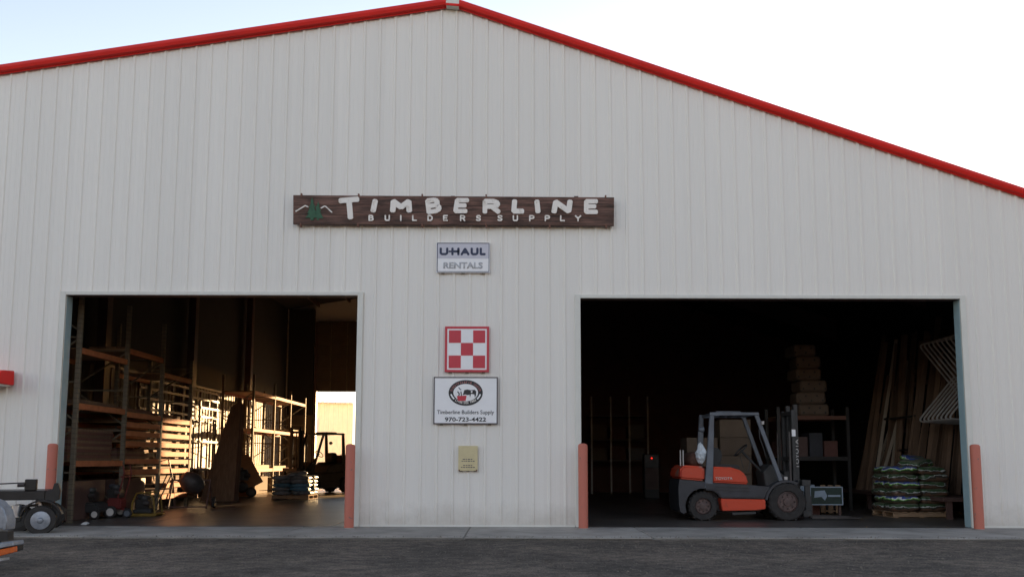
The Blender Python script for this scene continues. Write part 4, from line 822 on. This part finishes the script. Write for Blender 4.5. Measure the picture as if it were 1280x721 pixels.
o = MB().prism([(-.06, 0), (.05, 0), (.07, .02), (.02, .05), (-.03, .03)], -.04, .05).build('paper_scrap', 'paper'); p = at(106, 655, .35); o.location = (p.x, .35, 0); tag(o, 'small white scrap of paper on the floor below the front rack', 'paper')

# ---------------------------------------------------------------- right bay contents
p0 = at(858, 580, 5.2); p1 = at(940, 580, 5.2); bw = (at(939, 560, 5.2).x - at(897, 560, 5.2).x)
k = 0
rows = ['bottom', 'second', 'third', 'fourth', 'top']
for ci, (px, wpx) in enumerate(((878, 38), (919, 40))):
    for r_ in range(5 if ci else 4):
        x = at(px, 560, 5.2).x
        goods('carton', f"large tan carton behind the forklift, {['left', 'right'][ci]} column, {rows[r_] if r_ < 4 else 'topmost'} row", 'box', 'card', x + random.uniform(-.02, .02), 5.6 + random.uniform(-.04, .04), .002 + r_ * .455, .78, .8, .45, 'cartons behind the forklift')
t = thing('pallet_rack', 'dark rack carrying tall tan bundles behind the forklift mast', 'shelving', (at(975, 600, 5.4).x, 5.4, 0))
wR = at(1062, 600, 5.4).x - at(975, 600, 5.4).x
for x in (0, wR):
    for y in (0, 1.0): MB().box(x - .04, x + .04, y - .04, y + .04, 0, 2.6).build('upright', 'hood', t)
for z in (1.25, 2.28):
    for y in (0, 1.0): MB().box(.042, wR - .042, y - .03, y + .03, z, z + .1).build('beam', 'rust' if z > 2 else 'hood', t)
    MB().box(.03, wR - .03, .035, .965, z + .07, z + .095).build('deck', 'ply', t)
rnd_b = random.Random(3)
for k in range(6):
    x = at(1008 + (5 - k) * 0 + (2.5 - k) * 1.6, 480, 5.6).x; sz = .30
    ob = goods('bundle', f'tan strapped bundle stacked above the forklift mast, {ORD[k] if k < 5 else "topmost, sixth"} from the bottom', 'bundle', 'card', x + .08, 5.85, 2.384 + k * (sz + .008), .78 - .04 * k, .7, sz, 'tan bundles above the mast', .05); ob.location.x += rnd_b.uniform(-.05, .05); ob.location.y += rnd_b.uniform(-.04, .04); ob.rotation_euler = (rnd_b.uniform(-.015, .015), rnd_b.uniform(-.02, .02), rnd_b.uniform(-.12, .12))
    for e_ in range(5): MB().cyl((-.28 + e_ * .14, -.36, .08 + .12 * (e_ % 2)), (-.28 + e_ * .14, -.345, .08 + .12 * (e_ % 2)), .025, 8).build('end_hole', 'hood', ob)
for k in range(4):
    goods('carton', f'dim carton on the lower deck of the rack behind the mast, {ORD[k]} from the left', 'box', ['brownwall', 'steel', 'fgrey', 'brownwall'][k], t.location.x + .22 + k * .38, 5.8, 1.348, .34, .6, .4 + .1 * (k % 3), 'cartons on the dark rack')
# grey box, display board, short pallet
p = at(1013, 600, 3.6); goods('storage_box', 'blue grey box behind the forklift forks', 'box', 'bluebox', p.x, 4.0, .36, .34, .4, .33); 
goods('carton', 'low dark carton under the blue grey box', 'box', 'brownwall', p.x, 4.0, .002, .5, .5, .355)
a = q(1012, 607, 3.2); b = q(1054, 630, 3.2); t = thing('display_board', 'dark green board with pale border and markings lying on edge past the forks', 'board', ((a[0] + b[0]) / 2, 3.2, b[1])); hw, hh = (b[0] - a[0]) / 2, (a[1] - b[1])
MB().box(-hw, hw, 0, .05, 0.0, hh).build('panel', 'boxgreen', t)
for x0, x1, z0, z1 in ((-hw, hw, 0, .022), (-hw, hw, hh - .022, hh), (-hw, -hw + .022, .023, hh - .023), (hw - .022, hw, .023, hh - .023)): MB().box(x0, x1, -.012, -.001, z0, z1).build('border', 'bluebox', t)
MB().prism([(-hw * .7, hh * .75), (-hw * .1, hh * .8), (hw * .05, hh * .5), (-hw * .1, hh * .25), (-hw * .3, hh * .45), (-hw * .75, hh * .4)], -.008, -.001).build('marking', 'bluebox', t)
MB().box(hw * .1, hw * .85, -.008, -.001, hh * .45, hh * .55).build('marking', 'bluebox', t)
MB().box(-hw * .9, -hw * .8, .052, .12, -b[1], hh * .5).build('prop', 'steel', t); MB().box(hw * .8, hw * .9, .052, .12, -b[1], hh * .5).build('prop', 'steel', t)
o = pallet('small pallet standing on its edge beyond the green board', (at(1047, 600, 3.8).x, 4.25, .335), 0, .44, .66, k=3); o.rotation_euler = (R(84), 0, R(-28))
# lumber leaning in the vertical rack along the right wall
t = thing('lumber_rack', 'vertical lumber rack with bent tube dividers along the right wall', 'rack', (10.3, 5.4, 0))
for z in (.38,): MB().box(-1.05, .6, -3.2, 3.2, z, z + .08).build('base_shelf', 'steel', t)
for y in (-3.1, -1, 1, 3.1):
    for x in (-.9, .5): MB().box(x - .05, x + .05, y - .05, y + .05, 0, .379).build('leg', 'steel', t)
for z in (1.5, 2.35): MB().box(-.15, -.08, -.2, 3.2, z, z + .05).build('rail', 'hood', t)
for z in (2.05, 3.3): MB().box(.78, .86, -3.2, 3.2, z, z + .1).build('wall_rail', 'steel', t)
for k in range(8):
    y = -1.3 - k * .2
    def noses(xa, za, xn, zn, xb, zb):
        A, Nn, B = Vector((xa, 0, za)), Vector((xn, 0, zn)), Vector((xb, 0, zb)); out = [A]
        d0 = (A - Nn).normalized(); d1 = (B - Nn).normalized()
        for i in range(7):
            s_ = i / 6; p_ = (Nn + d0 * .14) * (1 - s_) ** 2 + Nn * 2 * s_ * (1 - s_) + (Nn + d1 * .14) * s_ ** 2; out.append(p_)
        return [(v.x, y, v.z) for v in out + [B]]
    MB().tube(noses(.8, 4.25, -.52, 4.02, .45, 2.75), .021).build('divider_hoop', 'tube', t, smooth=True)
    MB().tube(noses(.3, 3.25, -.62, 2.18, .8, 2.1), .021).build('divider_hoop', 'tube', t, smooth=True)
bd = []
rnd = random.Random(21)
for k in range(30):   # deeper boards, left part of the stack
    f_ = k / 29; Y = 7.4 - f_ * 1.6 + rnd.uniform(-.15, .15); bd.append((1070 + f_ * 72 + rnd.uniform(-2, 2), 608, 1100 + f_ * 52 + rnd.uniform(-8, 8), 455 + rnd.uniform(-45, 60), Y, rnd.uniform(.05, .13), 'palewood' if k in (8, 9, 12, 16, 24) else 'wood'))
for k in range(13):   # boards near the jamb
    f_ = k / 12; Y = 5.2 - f_ * 1.2 + rnd.uniform(-.1, .1); bd.append((1132 + f_ * 66 + rnd.uniform(-2, 2), 600, 1158 + f_ * 62 + rnd.uniform(-5, 5), 400 + rnd.uniform(-10, 60), Y, rnd.uniform(.08, .17), 'wood'))
for k, (bx, by, tx, ty_, Y, wd_, mm) in enumerate(bd):
    zb = .462; pb_ = at(bx, by, Y); tp = at(tx, ty_, Y + .12); b_ = Vector((min(pb_.x, 10.6), Y, zb)); tpv = Vector((min(tp.x, 11.0), Y + .12, tp.z)); d = tpv - b_
    o = MB().box(-wd_ / 2, wd_ / 2, -.011, .011, 0, d.length).build('board', mm, bevel=.003); o.location = b_; o.rotation_euler = d.to_track_quat('Z', 'Y').to_euler()
    o.rotation_mode = 'QUATERNION'; o.rotation_quaternion = Vector((0, 0, 1)).rotation_difference(d) @ Matrix.Rotation(rnd.uniform(-.5, .5), 4, 'Z').to_quaternion()
    grp = k < 30; i_ = k if grp else k - 30
    tag(o, f"{'pale' if mm == 'palewood' else 'brown'} board leaning in the wall rack, {ORD[i_]} from the left of the {'inner' if grp else 'jamb side'} boards", 'board', 'boards leaning in the wall rack')
# far end of the right bay
t = thing('storage_rack', 'dim storage rack with pale slotted posts at the back of the right bay', 'shelving', (at(738, 600, 16).x, 16, 0))
base = t.location.x
for px, y0, y1 in ((739, 495, 527), (763, 495, 527), (786, 495, 527), (809, 495, 565)):
    a = at(px, y0, 16); b = at(px, y1, 16); MB().box(a.x - base - .03, a.x - base + .03, -.03, .03, 0, a.z).build('post', 'wheelw', t)
for z in (1.2, 2.0, 2.9): MB().box(-.05, at(809, 600, 16).x - base + .05, .035, .9, z, z + .06).build('shelf', 'steel', t)
for k in range(6):
    goods('carton', f'dark carton on the dim back rack, {ORD[k % 3]} from the left on the {"upper" if k > 2 else "lower"} shelf', 'box', ['card', 'brownwall', 'fgrey'][k % 3], base + .35 + .72 * (k % 3), 16.5, 1.263 + .8 * (k // 3), .6, .6, .45 + .08 * (k % 2), 'cartons on the dim back rack')
t = thing('battery_charger', 'dark charger cabinet with a red indicator light in the right bay', 'charger', (at(815, 600, 12).x, 12, 0))
MB().box(-.25, .25, 0, .4, 0.0, 1.45).build('cabinet', 'black_paint', t, bevel=.02); MB().box(-.22, .22, -.012, -.001, .3, 1.0).build('vent_panel', 'steel', t)
lm = bpy.data.materials.new('indicator_red'); lm.use_nodes = True; bb = lm.node_tree.nodes['Principled BSDF']; bb.inputs['Base Color'].default_value = (.5, .01, .01, 1); bb.inputs['Emission Color'].default_value = (1, .02, .01, 1); bb.inputs['Emission Strength'].default_value = 0.8; M['led'] = lm
zl = at(815, 572, 12).z; MB().lathe([(.02, 0), (.02, -.02), (.005, -.03)], (0, -.001, zl), 'y', 10).build('indicator_lamp', 'led', t)
MB().box(-.05, .05, -.008, -.001, zl + .05, zl + .1).build('meter', 'fgrey', t)

# ---------------------------------------------------------------- black trailer with wheel at the left
p = at(47, 667, -1.6)
t = thing('black_trailer', 'black trailer with silver disc wheel parked at the left jamb', 'trailer', (p.x, -1.5, -.03), R(22))
wr = .245
wheel(t, 0, -.05, wr, wr, .17, 'fdark')
MB().lathe([(.155, -.075), (.15, -.10), (.05, -.115), (.035, -.14), (.01, -.145)], (0, -.05, wr), 'y', 24).build('wheel_disc', 'dullsilver', t, smooth=True)
wheel(t, -.42, .55, wr, wr, .17, 'fdark'); wheel(t, 0, 1.2, wr, wr, .17, 'fdark')
arc_o = [(.33 * math.cos(R(a)), wr + .01 + .33 * math.sin(R(a))) for a in range(15, 170, 12)]; arc_i = [(.305 * math.cos(R(a)), wr + .01 + .305 * math.sin(R(a))) for a in range(169, 14, -12)]
MB().prism(arc_o + arc_i, -.15, .1).build('fender', 'black_paint', t)
MB().box(-3.2, .018, .12, .24, .575, .735).build('frame_beam', 'black_paint', t, bevel=.01); MB().box(-3.2, .1, .9, 1.02, .575, .735).build('frame_beam', 'black_paint', t, bevel=.01)
MB().box(-3.2, .0, .25, .89, .70, .73).build('deck', 'black_paint', t)
MB().prism([(.02, .55), (.12, .52), (.24, .58), (.25, .74), (.21, .86), (.15, .86), (.12, .737), (.02, .737)], .1, .26).build('tail_bracket', 'black_paint', t, bevel=.008)
MB().box(-.3, -.12, .1, .26, .737, .93).build('winch_post', 'black_paint', t, bevel=.012); MB().tube([(-.3, .18, .87), (-.55, .18, .86), (-1.3, .18, .82)], .012).build('winch_cable', 'hub', t)
MB().cyl((-.4, .08, .84), (-.3, .08, .84), .04, 12).build('winch_drum', 'hub', t)
MB().cyl((-.06, -.0, .5), (-.06, .14, .5), .05, 14).build('spring_hanger', 'chrome', t); MB().tube([(-.5, .0, .42), (-.25, .0, .48), (-.06, .0, .5)], .022).build('leaf_spring', 'hub', t)
MB().cyl((-.38, -.02, .3), (-.38, -.02, .5), .075, 14).build('hub_can', 'chrome', t, smooth=True)
MB().bar((0, -.05, wr), (0, 1.2, wr), .05, .05).build('axle', 'black_paint', t)
MB().box(-.12, .12, .1, .2, wr, .574).build('axle_seat', 'black_paint', t)
# nearer silver trailer at the corner of the frame
p = at(28, 690, -6.2)
t = thing('silver_trailer', 'silver fendered trailer with amber marker lamp at the bottom left corner', 'trailer', (p.x, -6.2, -.035), 0)
def cc(px, py): a_ = at(px, py, -6.2); return (a_.x - p.x, a_.z + .035)
fo = [cc(-60, 640), cc(-30, 625), cc(-8, 622), cc(6, 627), cc(15, 637), cc(19, 650), cc(18, 662)]; fi = [cc(13, 662), cc(12, 650), cc(8, 640), cc(1, 633), cc(-10, 630), cc(-30, 633), cc(-60, 648)]
MB().prism(fo + fi, -.16, .02).build('fender', 'dullsilver', t, bevel=.008, smooth=True)
MB().prism([cc(-60, 650), cc(-30, 636), cc(-8, 633), cc(5, 640), cc(11, 650), cc(12, 661), cc(-60, 664)], -.1, .0).build('fender_skirt', 'dullsilver', t, bevel=.01)
wx = cc(-26, 660); wheel(t, wx[0], -.03, .27, .27, .12, 'hub')
MB().prism([cc(-60, 664), cc(16, 664), cc(16, 676), cc(-60, 680)], -.1, .02).build('side_rail', 'black_paint', t)
bm_ = MB().prism([cc(-60, 684), cc(8, 678), cc(28, 675.5), cc(29, 681), cc(8, 685), cc(-60, 692)], -.19, .03).build('step_bumper', 'dullsilver', t, bevel=.008)
MB().prism([cc(5, 687), cc(28.5, 682), cc(28.5, 689), cc(6, 695)], -.17, -.1).build('marker_lamp', 'amber', t, bevel=.006)
MB().prism([cc(-40, 695), cc(4, 687.5), cc(5, 695), cc(-40, 704)], -.165, -.1).build('tail_lamp', 'redlens', t, bevel=.006)
MB().prism([cc(-60, 692.2), cc(5, 685.5), cc(28, 681.5), cc(28, 688), cc(5, 695), cc(-60, 706)], -.1, .02).build('bumper_core', 'black_paint', t)
MB().prism([cc(-60, 706), cc(12, 697), cc(12, 700), cc(-60, 712)], -.14, .0).build('lower_lip', 'chrome', t)

# ---------------------------------------------------------------- building across the rear yard
t = thing('yard_building', 'cream ribbed metal building seen through the rear doorway', 'building', (-12.5, 40, 0), R(20))
for k in range(12):
    a = -9 + k * .9144; sheet(a, a + .9144, 0, 5.0, t, 'cream_wall')
MB().box(-9, 1.97, .02, 8, 0, 4.95).build('body', 'cream_wall', t)
for k in range(36):
    MB().box(-9 + k * .3048, -9 + k * .3048 + .17, -.35, 8.1, 4.96, 5.06).build('roof_rib', 'cream', t)
MB().box(-9, 1.98, -.3, 8.1, 5.0, 5.03).build('roof', 'cream', t)
MB().box(-.9, -.3, -.045, .0, 3.0, 4.0).build('window', 'lilac', t)
